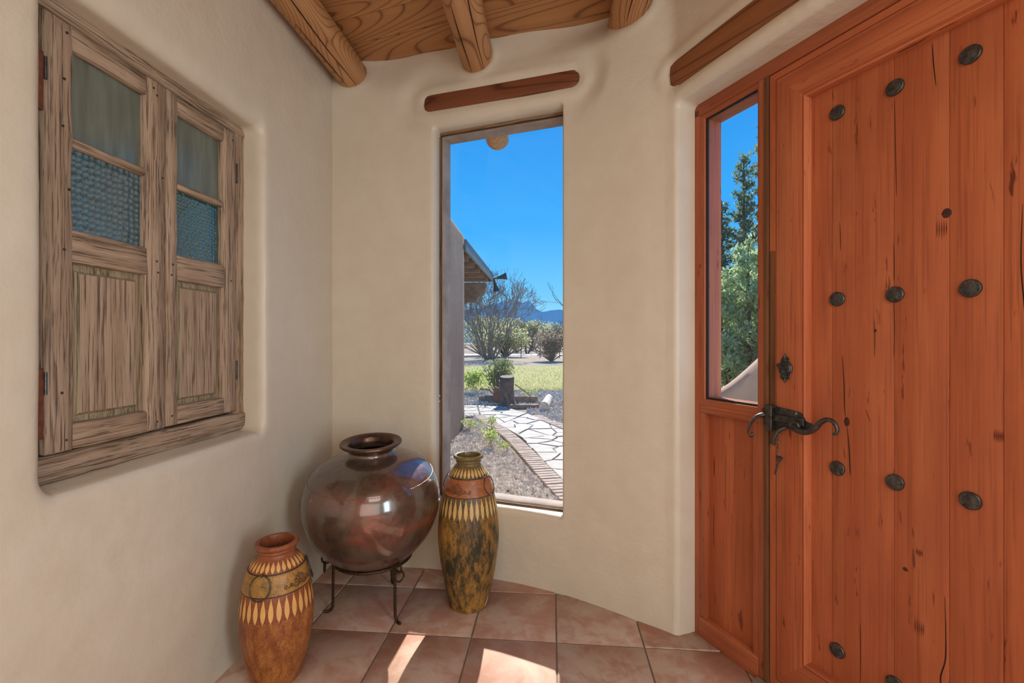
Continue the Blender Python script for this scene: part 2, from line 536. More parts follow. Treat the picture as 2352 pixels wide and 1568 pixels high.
def mk_stucco():
    m = Mt('exterior_stucco', 0.9, spec=0.2)
    v = m.co((1,1,1))
    a = m.noise(v, 70, 4, 0.7); b = m.noise(v, 2.5, 4)
    m.col(m.ramp(b, [(0.3, (0.20,0.13,0.105)), (0.7, (0.25,0.17,0.14))]))
    m.bump(a, 0.8, 0.012)
    return m.m
STUCCO = mk_stucco()
def mk_ground():
    m = Mt('dry_ground', 0.95, spec=0.1)
    v = m.co((1,1,1))
    a = m.noise(v, 0.5, 5); b = m.noise(v, 26, 5, 0.7); c0 = m.noise(v, 5.5, 4)
    c = m.ramp(a, [(0.35, (0.36,0.285,0.215)), (0.65, (0.47,0.385,0.30))])
    c = m.mix(m.ramp(b, [(0.38, 0.75), (0.55, 0.0)]), c, (0.19,0.15,0.12))
    c = m.mix(m.ramp(c0, [(0.5, 0.0), (0.68, 0.5)]), c, (0.52,0.45,0.37))
    m.col(c)
    m.bump(b, 0.6, 0.04)
    return m.m
GROUND = mk_ground()
GRAVEL = plain('pale_gravel', (0.86,0.77,0.66), 0.85, scale=18, c2=(0.40,0.33,0.27), bump=0.2)
FLAG = plain('grey_flagstone', (0.40,0.37,0.345), 0.75, scale=6, c2=(0.28,0.26,0.245), bump=0.4, dist=0.015)
BRICK = plain('weathered_path_brick', (0.46,0.36,0.30), 0.85, scale=14, c2=(0.30,0.22,0.18), bump=0.3)
MORTAR = plain('path_mortar', (0.24,0.20,0.17), 0.95, scale=30)
GRASS_SOIL = plain('lawn_soil', (0.36,0.36,0.15), 0.95, scale=8, c2=(0.42,0.35,0.20), bump=0.3)
BARK = plain('grey_brown_bark', (0.36,0.29,0.22), 0.9, scale=20, c2=(0.20,0.15,0.11), bump=0.4)
BARK_D = plain('dark_bark', (0.115,0.085,0.062), 0.9, scale=20, c2=(0.06,0.045,0.035), bump=0.4)
STUMP = plain('stump_bark', (0.155,0.12,0.10), 0.95, scale=9, c2=(0.07,0.055,0.047), bump=0.8, dist=0.03)
def mk_leaf(name, ca, cb, tr=0.25):
    m = Mt(name, 0.6, spec=0.25)
    oi = m.noise(m.co((1,1,1)), 9, 3)
    c = m.ramp(oi, [(0.35, cb), (0.65, ca)])
    m.col(c)
    out = [n for n in m.t.nodes if n.type == 'OUTPUT_MATERIAL'][0]
    tl = m.n('ShaderNodeBsdfTranslucent'); m.l(c, tl.inputs[0])
    mx = m.n('ShaderNodeMixShader'); mx.inputs[0].default_value = 0.5
    m.l(m.b.outputs[0], mx.inputs[1]); m.l(tl.outputs[0], mx.inputs[2]); m.l(mx.outputs[0], out.inputs[0])
    return m.m
LEAF_A = mk_leaf('shrub_leaf', (0.30,0.38,0.13), (0.13,0.17,0.06))
GRASS = mk_leaf('lawn_grass', (0.52,0.54,0.22), (0.60,0.55,0.34))
LEAF_B = mk_leaf('weed_leaf', (0.55,0.68,0.20), (0.28,0.36,0.10))
LEAF_J = mk_leaf('juniper_leaf', (0.24,0.32,0.18), (0.08,0.12,0.075))
LEAF_J2 = mk_leaf('light_juniper_leaf', (0.60,0.74,0.42), (0.28,0.38,0.20))
LEAF_O = mk_leaf('olive_brush_leaf', (0.62,0.62,0.34), (0.40,0.40,0.22))
LEAF_BR = mk_leaf('brown_brush_leaf', (0.46,0.36,0.27), (0.26,0.20,0.14))
MOUNT = plain('haze_tinted_mountain_rock', (0.40,0.52,0.62), 0.95, scale=0.01, c2=(0.34,0.46,0.56), bump=0)  # blue of the distant haze is mixed into the rock colour
TIMBER = plain('grey_timber', (0.30,0.24,0.20), 0.9, scale=12, c2=(0.17,0.13,0.105), bump=0.4)
CLAY = plain('red_clay', (0.36,0.15,0.09), 0.85, scale=14, c2=(0.25,0.10,0.06))
EAVEW = plain('eave_wood', (0.26,0.155,0.10), 0.8, scale=9, c2=(0.15,0.09,0.06), bump=0.3)
FASCIA = plain('blue_grey_gutter', (0.20,0.21,0.22), 0.5, 0.3, scale=10, c2=(0.12,0.125,0.13), bump=0)
ROOFM = plain('porch_roofing', (0.25,0.22,0.20), 0.8, scale=10)

# ================================================================== the room's plan
DL = Vector((0.0877, 0.99615))                 # left wall runs along this
NL = Vector((-0.99615, 0.0877))                # outward
LC = Vector((-1.093, 2.766))                   # corner left / back
A_L = math.atan2(DL.y, DL.x)
DD = Vector((0.39812, -0.91733))               # door wall runs along this
ND = Vector((0.91733, 0.39812))                # outward
D0 = Vector((0.880, 2.0535))                   # origin of the door frame's face
A_D = math.atan2(DD.y, DD.x)
WV = 0.105                                     # plaster stands this far in front of the door frame
W0 = Vector((-0.47, 2.70)); DW = Vector((0.93926, -0.34321)).normalized(); NW = Vector((-DW.y, DW.x))
A_W = math.atan2(DW.y, DW.x)
CEIL = 3.07

back = crom([(-1.22,2.778), (-1.093,2.766), (-0.63,2.722), (-0.42,2.694), (-0.077,2.583), (0.06,2.533), (0.25,2.441), (0.4515,2.313), (0.634,2.180)], 10)
K = Vector((0.7427, 2.106))
plan = [Vector(p) for p in back]
kin = K + (Vector((0.634,2.180))-K).normalized()*0.035
kout = K + DD*0.030
for i in range(1, 9):
    plan.append(Vector((0.634,2.180)).lerp(kin, i/8))
for i in range(1, 7):
    t = i/6
    plan.append(kin*(1-t)**2 + K*2*t*(1-t) + kout*t*t)
for i in range(1, 100):
    plan.append(kout + DD*(0.05*i))
acc = [0.0]
for i in range(1, len(plan)): acc.append(acc[-1] + (plan[i]-plan[i-1]).length)
def plan_at(s):
    """position and outward normal on the back/right wall's face"""
    s = max(0.0, min(acc[-1]-1e-6, s))
    lo, hi = 0, len(acc)-1
    while hi-lo > 1:
        mid = (lo+hi)//2
        if acc[mid] <= s: lo = mid
        else: hi = mid
    t = (s-acc[lo])/(acc[hi]-acc[lo])
    p = plan[lo].lerp(plan[hi], t)
    def tan(i):
        i0 = max(i-1, 0); i1 = min(i+1, len(plan)-1)
        return (plan[i1]-plan[i0]).normalized()
    d = tan(lo).lerp(tan(hi), t).normalized()
    return p, Vector((-d.y, d.x))
def s_of(pt):
    """arc length of the plan point nearest to pt"""
    best = min(range(len(plan)-1), key=lambda i: (plan[i].lerp(plan[i+1], 0.5)-pt).length)
    best_s, bd = 0, 9
    for i in range(max(0, best-2), min(len(plan)-1, best+3)):
        a, b = plan[i], plan[i+1]
        t = max(0, min(1, (pt-a).dot(b-a)/(b-a).length_squared))
        dd = (a.lerp(b, t)-pt).length
        if dd < bd: bd = dd; best_s = acc[i]+t*(acc[i+1]-acc[i])
    return best_s

def left_at(s):
    return LC + DL*s, NL

REAR_Y = -2.3
# convex ring of the room (counter-clockwise) for cutting tiles and boards
lend = LC + DL*((REAR_Y-LC.y)/DL.y)
rend = kout + DD*((REAR_Y-kout.y)/DD.y)
room = [tuple(lend), tuple(rend)] + [tuple(p) for p in reversed(plan) if p.x >= -1.08 and p.y > REAR_Y] + [tuple(LC)]
if poly_area(room) < 0: room.reverse()
def grow(ring, d):
    c = (0.1, 0.3)
    out = []
    for p in ring:
        v = Vector((p[0]-c[0], p[1]-c[1])); v = v*(1+d/v.length)
        out.append((c[0]+v.x, c[1]+v.y))
    return out

def ramp01(x, a, b):
    t = max(0.0, min(1.0, (x-a)/(b-a)))
    return t*t*(3-2*t)

# ------------------------------------------------------------------ plaster walls with hand-rounded openings
def wall_patch(name, at, s0, s1, z0, z1, op, prof, disp, fx=(1,1), fz=(1,1), rc=0.02, ns=50, nz=70, nc=14, steps=36, pw=1.35, ledge=1.0):
    sa, sb, za, zb = op
    C = []       # (base s, base z, dir s, dir z, outer s, outer z)
    def L(a, b, t): return a+(b-a)*t
    for i in range(ns): t = i/ns; s = L(sa+rc, sb-rc, t); C.append((s, za, 0, -fz[0], s, z0))
    for i in range(nc):
        q = -PI/2 + PI/2*i/nc; t = i/nc
        o = (L(sb-rc, s1, min(1, t*2)), z0) if t <= 0.5 else (s1, L(z0, za+rc, (t-0.5)*2))
        C.append((sb-rc+rc*math.cos(q), za+rc+rc*math.sin(q), fx[1]*math.cos(q), fz[0]*math.sin(q), o[0], o[1]))
    for i in range(nz): t = i/nz; z = L(za+rc, zb-rc, t); C.append((sb, z, fx[1], 0, s1, z))
    for i in range(nc):
        q = PI/2*i/nc; t = i/nc
        o = (s1, L(zb-rc, z1, min(1, t*2))) if t <= 0.5 else (L(s1, sb-rc, (t-0.5)*2), z1)
        C.append((sb-rc+rc*math.cos(q), zb-rc+rc*math.sin(q), fx[1]*math.cos(q), fz[1]*math.sin(q), o[0], o[1]))
    for i in range(ns): t = i/ns; s = L(sb-rc, sa+rc, t); C.append((s, zb, 0, fz[1], s, z1))
    for i in range(nc):
        q = PI/2+PI/2*i/nc; t = i/nc
        o = (L(sa+rc, s0, min(1, t*2)), z1) if t <= 0.5 else (s0, L(z1, zb-rc, (t-0.5)*2))
        C.append((sa+rc+rc*math.cos(q), zb-rc+rc*math.sin(q), -fx[0]*math.cos(q)*-1 if False else fx[0]*math.cos(q), fz[1]*math.sin(q), o[0], o[1]))
    for i in range(nz): t = i/nz; z = L(zb-rc, za+rc, t); C.append((sa, z, -fx[0], 0, s0, z))
    for i in range(nc):
        q = PI+PI/2*i/nc; t = i/nc
        o = (s0, L(za+rc, z0, min(1, t*2))) if t <= 0.5 else (L(s0, sa+rc, (t-0.5)*2), z0)
        C.append((sa+rc+rc*math.cos(q), za+rc+rc*math.sin(q), fx[0]*math.cos(q), fz[0]*math.sin(q), o[0], o[1]))
    n = len(C)
    rings = []
    for (o, d) in prof:
        rr_ = prof[2][1]
        def dep(c):
            wb_ = max(0.0, -c[3]/fz[0]) if fz[0] else 0.0
            k = 1-(1-ledge)*wb_
            if d <= 0: return d
            r_ = 0.045
            return d*k if d <= r_ else r_*k+(d-r_)*(prof[0][1]-r_*k)/(prof[0][1]-r_)
        drop = 0.026*(1-max(0.0, d)/prof[0][1]) if ledge < 1 else 0.0
        rings.append([(c[0]+c[2]*o, c[1]+c[3]*o-drop*max(0.0, -c[3]/fz[0]), dep(c) if ledge < 1 else d, 0.25) for c in C])
    oL, dLast = prof[-1]
    for k in range(1, steps+1):
        t = (k/steps)**pw
        rings.append([(L(c[0]+c[2]*oL, c[4], t), L(c[1]+c[3]*oL-(0.026*max(0.0, -c[3]/fz[0]) if ledge < 1 else 0.0), c[5], t), dLast*(1-min(1, t*5)), 1.0) for c in C])
    vs = []; fs = []
    for rg in rings:
        for (s, z, d, w) in rg:
            p, nn = at(s)
            d2 = d + disp(s, z)*(w if w > 0.5 else max(0.3, 1-d*12))
            vs.append((p.x+nn.x*d2, p.y+nn.y*d2, z))
    for k in range(len(rings)-1):
        for i in range(n):
            j = (i+1) % n
            fs.append((k*n+i, (k+1)*n+i, (k+1)*n+j, k*n+j))
    m = MB().add(vs, fs)
    o = m.build(name, PLASTER, None, smooth=0)
    o.data.polygons.foreach_set('use_smooth', [True]*len(o.data.polygons))
    return tag(o, kind='structure')

def undul(p, a=0.004, f=1.9):
    return a*mnoise.noise(Vector(p)*f) + a*0.35*mnoise.noise(Vector(p)*f*3.3)

def bull(r, D, extra=0.03, n=7, lean=0.0):
    """profile from deep inside an opening to the wall's face: list of (lateral, depth)"""
    pr = [(-lean, D+extra), (-lean*0.6, D*0.75), (-lean*0.2, r+(D-r)*0.25 if D > r else r)]
    for i in range(n+1):
        q = PI/2*i/n
        pr.append((r-r*math.cos(q), r-r*math.sin(q)))
    pr.append((r*1.5, -0.0015)); pr.append((r*2.2, -0.001))
    return pr

# left wall with the shutter niche
def disp_left(s, z):
    p = LC+DL*s
    return undul((p.x, p.y, z), 0.005, 1.5)
tag(wall_patch('wall_left', left_at, -5.2, 0.10, -0.05, 3.14, (-1.565, -0.655, 0.950, 2.338),
               bull(0.045, 0.115), disp_left, fx=(0.9, 0.55), fz=(0.55, 1.9), rc=0.035, ns=60, nz=90, steps=40, ledge=0.35),
    'long tan adobe plaster wall with the shuttered niche', 'wall')

# back wall with the tall picture window; plaster swells around the lintel log
def chord_depth(p):  # signed distance of plan point behind the window chord (outward +)
    return (p-W0).dot(NW)
def stadium(u, z, u0, u1, zc, hz):
    du = max(u0+hz-u, 0, u-(u1-hz))
    return math.hypot(du, z-zc)-hz
def disp_back0(s, z):
    p, nn = plan_at(s)
    d = undul((p.x, p.y, z), 0.004, 1.7)
    u = (p-W0).dot(DW)
    sd_ = stadium(u, z, -0.075, 0.892, 2.762-0.022*(u/0.9), 0.056)
    lip = math.exp(-((sd_-0.022)/0.030)**2)
    if sd_ < 0.16:
        m = 1-ramp01(sd_, 0.03, 0.16)
        d = d*(1-m) + m*(-chord_depth(p)*0.92)
    if sd_ < -0.014: d += 0.03*ramp01(-sd_, 0.014, 0.03)
    d -= 0.009*lip
    # the plaster's top edge rounds back where it meets the boards
    if z > 2.84:
        d += ramp01(z, 2.85, 3.07)*(0.13*ramp01(p.x, -0.02, 0.52)*(1-ramp01(p.x, 0.57, 0.70)) + 0.05*(1-ramp01(p.x, -0.75, -0.45)))
    # plaster pulled up round the viga ends
    for (vx, vy) in VENDS:
        q = math.hypot((p-Vector((vx, vy))).dot(DL.yx*Vector((1,-1)) if False else Vector((DL.y, -DL.x))), z-2.985)-0.097
        d -= 0.010*math.exp(-((q-0.012)/0.022)**2)
    return d
VENDS = [(-0.985, 2.755), (-0.205, 2.635), (0.577, 2.22)]
# right wall lintel: log above the door
def disp_right0(s, z):
    p, nn = plan_at(s)
    d = undul((p.x, p.y, z), 0.004, 1.7)
    u = (p-D0).dot(DD)
    sd_ = stadium(u, z, -0.122, 1.75, 2.575, 0.068)
    if sd_ < -0.014: d += 0.035*ramp01(-sd_, 0.014, 0.03)
    d -= 0.011*math.exp(-((sd_-0.022)/0.030)**2)
    vx, vy = VENDS[2]
    q = math.hypot((p-Vector((vx, vy))).dot(Vector((DL.y, -DL.x))), z-2.985)-0.097
    d -= 0.010*math.exp(-((q-0.012)/0.022)**2)
    return d
S_SEAM = s_of(Vector((0.47, 2.30)))
S_MIX = s_of(Vector((0.55, 2.243)))
def disp_back(s, z):
    if s < S_MIX-0.06: return disp_back0(s, z)
    k = ramp01(s, S_MIX-0.06, S_MIX+0.10)
    return disp_back0(s, z)*(1-k) + disp_right0(s, z)*k
disp_right = disp_back
s_wl = s_of(W0 + DW*0.010); s_wr = s_of(W0 + DW*0.783)
tag(wall_patch('wall_back', plan_at, 0.0, S_SEAM, -0.05, 3.14, (s_wl, s_wr, 0.412, 2.618),
               bull(0.032, 0.105, extra=0.03), disp_back, fx=(1.0, 0.35), fz=(0.6, 0.8), rc=0.018, ns=80, nz=80, nc=36, steps=50, pw=1.15),
    'curved tan adobe plaster wall around the tall picture window', 'wall')
s_dl = s_of(D0 - ND*WV + DD*(-0.076)); s_dr = s_of(D0 - ND*WV + DD*1.47)
tag(wall_patch('wall_right', plan_at, S_SEAM, acc[-1]-0.001, -0.05, 3.14, (s_dl, s_dr, -0.30, 2.448),
               bull(0.028, 0.10, extra=0.02, lean=0.006), disp_right, fx=(0.9, 1.0), fz=(1.0, 1.3), rc=0.03, ns=120, nz=80, nc=48, steps=44, pw=1.1),
    'tan adobe plaster wall around the red entrance door', 'wall')
m = MB()
m.box(-3.2, 4.2, REAR_Y-0.15, REAR_Y, -0.05, 3.14)
tag(m.build('wall_rear', PLASTER, smooth=0), 'plain tan plaster wall at the far end of the hall', 'wall', kind='structure')

# ------------------------------------------------------------------ floor of square saltillo tiles, cut at the walls
F0 = D0 + DD*(-0.10) + ND*0.012
FR = F0 + DD*((REAR_Y-F0.y)/DD.y)
ring0 = [tuple(lend), tuple(FR), tuple(F0)] + [tuple(p) for p in reversed(plan) if -1.08 <= p.x <= 0.25] + [tuple(LC)]
if poly_area(ring0) < 0: ring0.reverse()
ring0 = grow(ring0, 0.02)
fl = slab(grow(room, 0.32), -0.04, -0.005, 0.0).build('floor', GROUT, smooth=0)
tag(fl, 'floor of large pinkish terracotta tiles with dark grout', 'floor', kind='structure')
TS = 0.3872
P0 = Vector((-0.572, 2.112)); EX = Vector((DL.y, -DL.x)); EY = DL
full = None
g = 0.0035
for i in range(-3, 10):
    for j in range(-13, 4):
        o = P0 + EX*(i*TS) + EY*(j*TS)
        q = [o+EX*g+EY*g, o+EX*(TS-g)+EY*g, o+EX*(TS-g)+EY*(TS-g), o+EX*g+EY*(TS-g)]
        q = [tuple(p) for p in q]
        cp = clip_convex(q, ring0)
        if not cp: continue
        a = abs(poly_area(cp))
        if a < 0.002: continue
        hh = random.Random(i*31+j).uniform(-0.0006, 0.0006)
        if a > (TS-2*g)**2*0.999:
            if full is None:
                h = TS/2-g
                full = slab([(-h,-h),(h,-h),(h,h),(-h,h)], -0.02, 0.0, 0.0035).mesh('tile', TILE, 40)
            c = o+EX*(TS/2)+EY*(TS/2)
            link('tile', full, fl, (c.x, c.y, hh), (0, 0, math.atan2(EX.y, EX.x) + (random.Random(i*7+j*3).randrange(4))*PI/2))
        else:
            cx = sum(p[0] for p in cp)/len(cp); cy = sum(p[1] for p in cp)/len(cp)
            slab([(p[0]-cx, p[1]-cy) for p in cp], -0.02, 0.0, 0.0035).build('tile', TILE, fl, 40, (cx, cy, hh))

# ------------------------------------------------------------------ ceiling: diagonal pine boards carried by peeled log vigas
ce = slab(grow(room, 0.30), CEIL+0.035, CEIL+0.10, 0.0).build('ceiling', BOARD, smooth=0)
tag(ce, 'ceiling of wide knotty pine boards laid above the log beams', 'ceiling', kind='structure')
ab = R(-18.5)
EB = Vector((math.cos(ab), math.sin(ab))); QB = Vector((-EB.y, EB.x))
BW = 0.19
ringb = grow(room, 0.22)
for k in range(-30, 12):
    q0 = 2.025 + k*BW
    a = QB*(q0+0.0022); b = QB*(q0+BW-0.0022)
    poly = [tuple(a-EB*6), tuple(a+EB*6), tuple(b+EB*6), tuple(b-EB*6)]
    cp = clip_convex(poly, ringb)
    if not cp or abs(poly_area(cp)) < 0.004: continue
    loc = [(Vector(p).dot(EB), Vector(p).dot(QB)) for p in cp]
    if poly_area(loc) < 0: loc.reverse()
    dz = random.Random(k).uniform(-0.002, 0.002)
    mm = slab(loc, -(CEIL+0.04), -(CEIL+dz), 0.003)
    mm.v = [(x, y, -z) for x, y, z in mm.v]
    mm.f = [tuple(reversed(f)) for f in mm.f]
    mm.build('ceiling_board', BOARD, ce, 30, (0,0,0), (0,0,ab))

def log_mesh(name, length, r0, r1, mat, seed, nseg=60, n=28, bend=0.006):
    rnd = random.Random(seed)
    vs = []; fs = []
    for i in range(nseg+1):
        t = i/nseg; x = length*t; r = r0+(r1-r0)*t
        cy = bend*math.sin(x*1.7+seed); cz = bend*math.sin(x*1.3+seed*2)
        for k in range(n):
            q = 2*PI*k/n
            rr = r*(1+0.035*mnoise.noise(Vector((x*2.2, math.cos(q)*1.2+seed*3, math.sin(q)*1.2)))+0.012*mnoise.noise(Vector((x*9, math.cos(q)*4, math.sin(q)*4+seed))))
            vs.append((x, cy+rr*math.cos(q), cz+rr*math.sin(q)))
    for i in range(nseg):
        for k in range(n):
            l = (k+1) % n
            fs.append((i*n+k, (i+1)*n+k, (i+1)*n+l, i*n+l))
    fs.append(tuple(range(n))); fs.append(tuple(nseg*n+k for k in range(n-1, -1, -1)))
    return MB().add(vs, fs).mesh(name, mat, 50)

vspec = [((-0.985, 2.755), 3.60, 'round peeled log beam running beside the shuttered wall'),
         ((-0.205, 2.635), 3.68, 'round peeled log beam whose end meets the wall above the picture window lintel'),
         ((0.577, 2.220), 2.9, 'round peeled log beam ending in the wall between the two dark lintels'),
         ((1.345, 0.78), 1.0, 'round peeled log beam over the entrance door, nearest the camera')]
for k, ((vx, vy), yend, lab) in enumerate(vspec):
    y0 = REAR_Y+0.002
    x0 = vx + (y0-vy)*DL.x/DL.y
    ln = (yend-y0)/DL.y
    root = empty('ceiling_beam', (x0, y0, 2.985), A_L)
    tag(root, lab, 'beam', 'peeled log beams under the ceiling')
    link('log', log_mesh('log', ln, 0.098, 0.094, LOG, k+2), root)
    # long drying cracks along the underside
    for c in range(2):
        rnd = random.Random(k*5+c)
        qa = -PI/2 + (-0.55 if c == 0 else 0.25) + rnd.uniform(-0.15, 0.15)
        xa = (vy-y0)/DL.y - (1.15 if c == 0 else 0.55); xb = (vy-y0)/DL.y - 0.02
        pts = []
        for i in range(25):
            t = i/24; x = xa+(xb-xa)*t; q = qa+0.05*math.sin(x*7+c)
            r = 0.0965*(1+0.035*mnoise.noise(Vector((x*2.2, math.cos(q)*1.2+(k+2)*3, math.sin(q)*1.2))))
            pts.append((x, 0.006*math.sin(x*1.7+k+2)+r*math.cos(q), 0.006*math.sin(x*1.3+(k+2)*2)+r*math.sin(q)))
        MB().tube(pts, [0.0022*math.sin(PI*min(0.97, max(0.05, i/24)))+0.0006 for i in range(25)], 6).build('drying_crack', DARKWOOD, root)

# lintel logs let into the plaster
def lintel(name, origin, rz, u0, u1, z0, z1, hz, depth, mat, seed, label):
    root = empty(name, (origin.x, origin.y, 0), rz)
    L = u1-u0; n = 22; ns = 60
    vs = []; fs = []
    for i in range(ns+1):
        t = i/ns; u = u0+L*t; zc = z0+(z1-z0)*t
        e_ = min(u-u0, u1-u)
        k = math.sqrt(max(0.0, 1-max(0.0, 1-e_/0.055)**2.6))*0.93+0.07
        for j in range(n):
            q = 2*PI*j/n
            cq, sq = math.cos(q), math.sin(q)
            sx = math.copysign(abs(cq)**0.75, cq); sz = math.copysign(abs(sq)**0.62, sq)
            w = 1+0.05*mnoise.noise(Vector((u*3, sx+seed, sz)))
            vs.append((u, depth*sx*k*w, zc+hz*sz*k*w))
    for i in range(ns):
        for j in range(n):
            l = (j+1) % n
            fs.append((i*n+j, (i+1)*n+j, (i+1)*n+l, i*n+l))
    fs.append(tuple(range(n))); fs.append(tuple(ns*n+k for k in range(n-1, -1, -1)))
    MB().add(vs, fs).build('log', mat, root, 55)
    tag(root, label, 'lintel')
    return root
lintel('lintel_beam', W0 - NW*(-0.018), A_W, -0.068, 0.884, 2.762, 2.738, 0.057, 0.030, LINT, 3,
       'dark reddish brown wooden lintel let into the plaster above the picture window')
lintel('lintel_beam', D0 - ND*(WV-0.016), A_D, -0.132, 1.73, 2.574, 2.574, 0.066, 0.034, LINT2, 8,
       'brown wooden lintel let into the plaster above the red door')

# ================================================================== mitred frames
def mitred(parent, names, mats, u0, u1, z0, z1, prof, wscale=(1,1,1,1), sides='lrtb', smooth=30):
    """four mitred members (left, right, top, bottom); prof = (w inward, y)"""
    out = {}
    wl, wr, wt, wb_ = wscale
    def corner(cu, cz, w):
        u = u0+w*wl if cu == 0 else u1-w*wr
        z = z0+w*wb_ if cz == 0 else z1-w*wt
        return u, z
    segs = {'l': ((0,0),(0,1)), 'r': ((1,1),(1,0)), 't': ((0,1),(1,1)), 'b': ((1,0),(0,0))}
    n = len(prof)
    for k, (a, b) in segs.items():
        if k not in sides: continue
        vs = []
        for c in (a, b):
            for (w, y) in prof:
                u, z = corner(c[0], c[1], w)
                vs.append((u, y, z))
        fs = [(i, (i+1) % n, n+(i+1) % n, n+i) for i in range(n)]
        fs += [tuple(range(n-1, -1, -1)), tuple(range(n, 2*n))]
        i = 'lrtb'.index(k)
        out[k] = MB().add(vs, fs).build(names[i], mats[i], parent, smooth)
    return out

# ------------------------------------------------------------------ window_1: the tall picture window
w1 = empty('window_1', (W0.x, W0.y, 0), A_W)
tag(w1, 'tall narrow picture window with brown wooden frame looking onto the garden', 'window', kind='structure')
prof = [(0.0, 0.17), (0.0, 0.078), (0.020, 0.078), (0.022, 0.082), (0.0245, 0.082), (0.0245, 0.092), (0.026, 0.094), (0.026, 0.17)]
WINEXT = plain('weathered_grey_window_paint', (0.36,0.29,0.25), 0.7, scale=9, c2=(0.24,0.18,0.15), bump=0.3)
mitred(w1, ['outer_stop']*4, [WINEXT]*4, -0.012, 0.800, 0.398, 2.622, [(0.026,0.17),(0.026,0.094),(0.032,0.098),(0.038,0.112),(0.040,0.17)])
mitred(w1, ['stile', 'stile', 'rail', 'rail'], [WINW, WINW, WINX, WINX], -0.012, 0.800, 0.398, 2.622, prof)
gp = [(0.021, 0.0835), (0.021, 0.080), (0.0245, 0.080), (0.0245, 0.0835)]
mitred(w1, ['gasket']*4, [GASKET]*4, -0.012, 0.800, 0.398, 2.622, gp)
MB().box(0.012, 0.776, 0.086, 0.091, 0.42, 2.60).build('pane', GLASS, w1, 0)
for (u, z) in ((0.0, 2.600), (0.788, 2.600), (0.002, 1.02), (0.002, 0.985)):
    MB().lathe([(0.0, 0), (0.0055, 0.0), (0.0055, 0.003), (0.003, 0.0045), (0.0, 0.0045)], 12).build('screw', ALU, w1, 30, (u, 0.0785, z), (R(90), 0, 0))

# ------------------------------------------------------------------ window_3: old shuttered window in the niche
w3 = empty('window_3', (LC.x, LC.y, 0), A_L)
tag(w3, 'old weathered wooden shuttered window with four small glass panes in the wall niche', 'window', kind='structure')
def old(name, parent, x0, x1, y0, y1, z0, z1, axis='z', seed=0, mat=None, jit=0.0022, b=0.005):
    ax = AX[axis]
    ln = (x1-x0, y1-y0, z1-z0)[ax]
    return MB().bbox(x0, x1, y0, y1, z0, z1, b, 1, jit, max(2, int(ln/0.07)), ax, seed).build(name, mat or (OLDZ if axis == 'z' else OLDX), parent, 50)
FY = 0.100
old('frame_head', w3, -1.62, -0.548, FY-0.004, FY+0.07, 2.297, 2.352, 'x', 1)
old('frame_sill', w3, -1.62, -0.640, FY-0.006, FY+0.07, 0.945, 1.022, 'x', 2, jit=0.0035)
MB().box(-1.60, -0.60, FY+0.052, FY+0.066, 0.94, 2.35).build('back_board', OLDZ, w3, 0)
old('jamb', w3, -1.60, -1.500, FY+0.004, FY+0.06, 1.018, 2.30, 'z', 3)
old('jamb', w3, -0.709, -0.630, FY+0.002, FY+0.06, 1.018, 2.30, 'z', 4)
def leaf(u0, u1, sl, sr, seed, hammer, zb, zt):
    y0, y1 = FY-0.006, FY+0.034
    sA = old('shutter', w3, u0, u0+sl, y0, y1, zb, zt, 'z', seed)           # hinge or meeting stile carries the leaf
    old('stile', sA, u1-sr, u1, y0, y1, zb+0.004, zt-0.003, 'z', seed+1)
    a, b = u0+sl, u1-sr
    old('rail', sA, a-0.006, b+0.006, y0+0.002, y1, 2.222, zt-0.002, 'x', seed+2)
    old('glazing_bar', sA, a-0.003, b+0.003, y0+0.006, y1-0.004, 1.934, 1.962, 'x', seed+3, jit=0.001)
    old('rail', sA, a-0.006, b+0.006, y0+0.001, y1, 1.585, 1.682, 'x', seed+4)
    old('rail', sA, a-0.006, b+0.006, y0+0.001, y1, zb+0.002, 1.104, 'x', seed+5)
    MB().box(a-0.008, b+0.008, FY+0.020, FY+0.024, 1.948, 2.236).build('pane', FROST, sA, 0)
    MB().box(a-0.008, b+0.008, FY+0.020, FY+0.024, 1.672, 1.948).build('pane', hammer, sA, 0)
    # raised and fielded panel
    pm = MB()
    x0, x1, za, zc = a-0.006, b+0.006, 1.096, 1.592
    q = 0.036
    ys = (FY+0.022, FY+0.019, FY+0.007)
    rect = lambda d, y: [(x0+d, y, za+d), (x1-d, y, za+d), (x1-d, y, zc-d), (x0+d, y, zc-d)]
    vs = rect(0, ys[0]) + rect(q*0.75, ys[1]) + rect(q, ys[2]) + rect(0, FY+0.03)
    pm.add([rect(q, ys[2])[0], rect(q, ys[2])[1], rect(q, ys[2])[2], rect(q, ys[2])[3]] + rect(q, FY+0.03), [(0,1,2,3)] + [((i+1) % 4, i, 4+i, 4+(i+1) % 4) for i in range(4)])
    pm.build('panel', OLDZ, sA, 20)
    pm = MB()
    fs = []
    for r0 in (0, 4):
        for i in range(4):
            j = (i+1) % 4
            fs.append((r0+i, r0+j, r0+4+j, r0+4+i))
    fs += [(12,15,14,13)] + [((i+1) % 4, i, 12+i, 12+(i+1) % 4) for i in range(4)]
    pm.add(vs, fs).build('panel_margin', OLDG, sA, 20)
    return sA
lf = leaf(-1.497, -1.092, 0.078, 0.080, 20, HAMMER1, 1.026, 2.293)
rf = leaf(-1.088, -0.711, 0.051, 0.082, 40, HAMMER2, 1.032, 2.291)
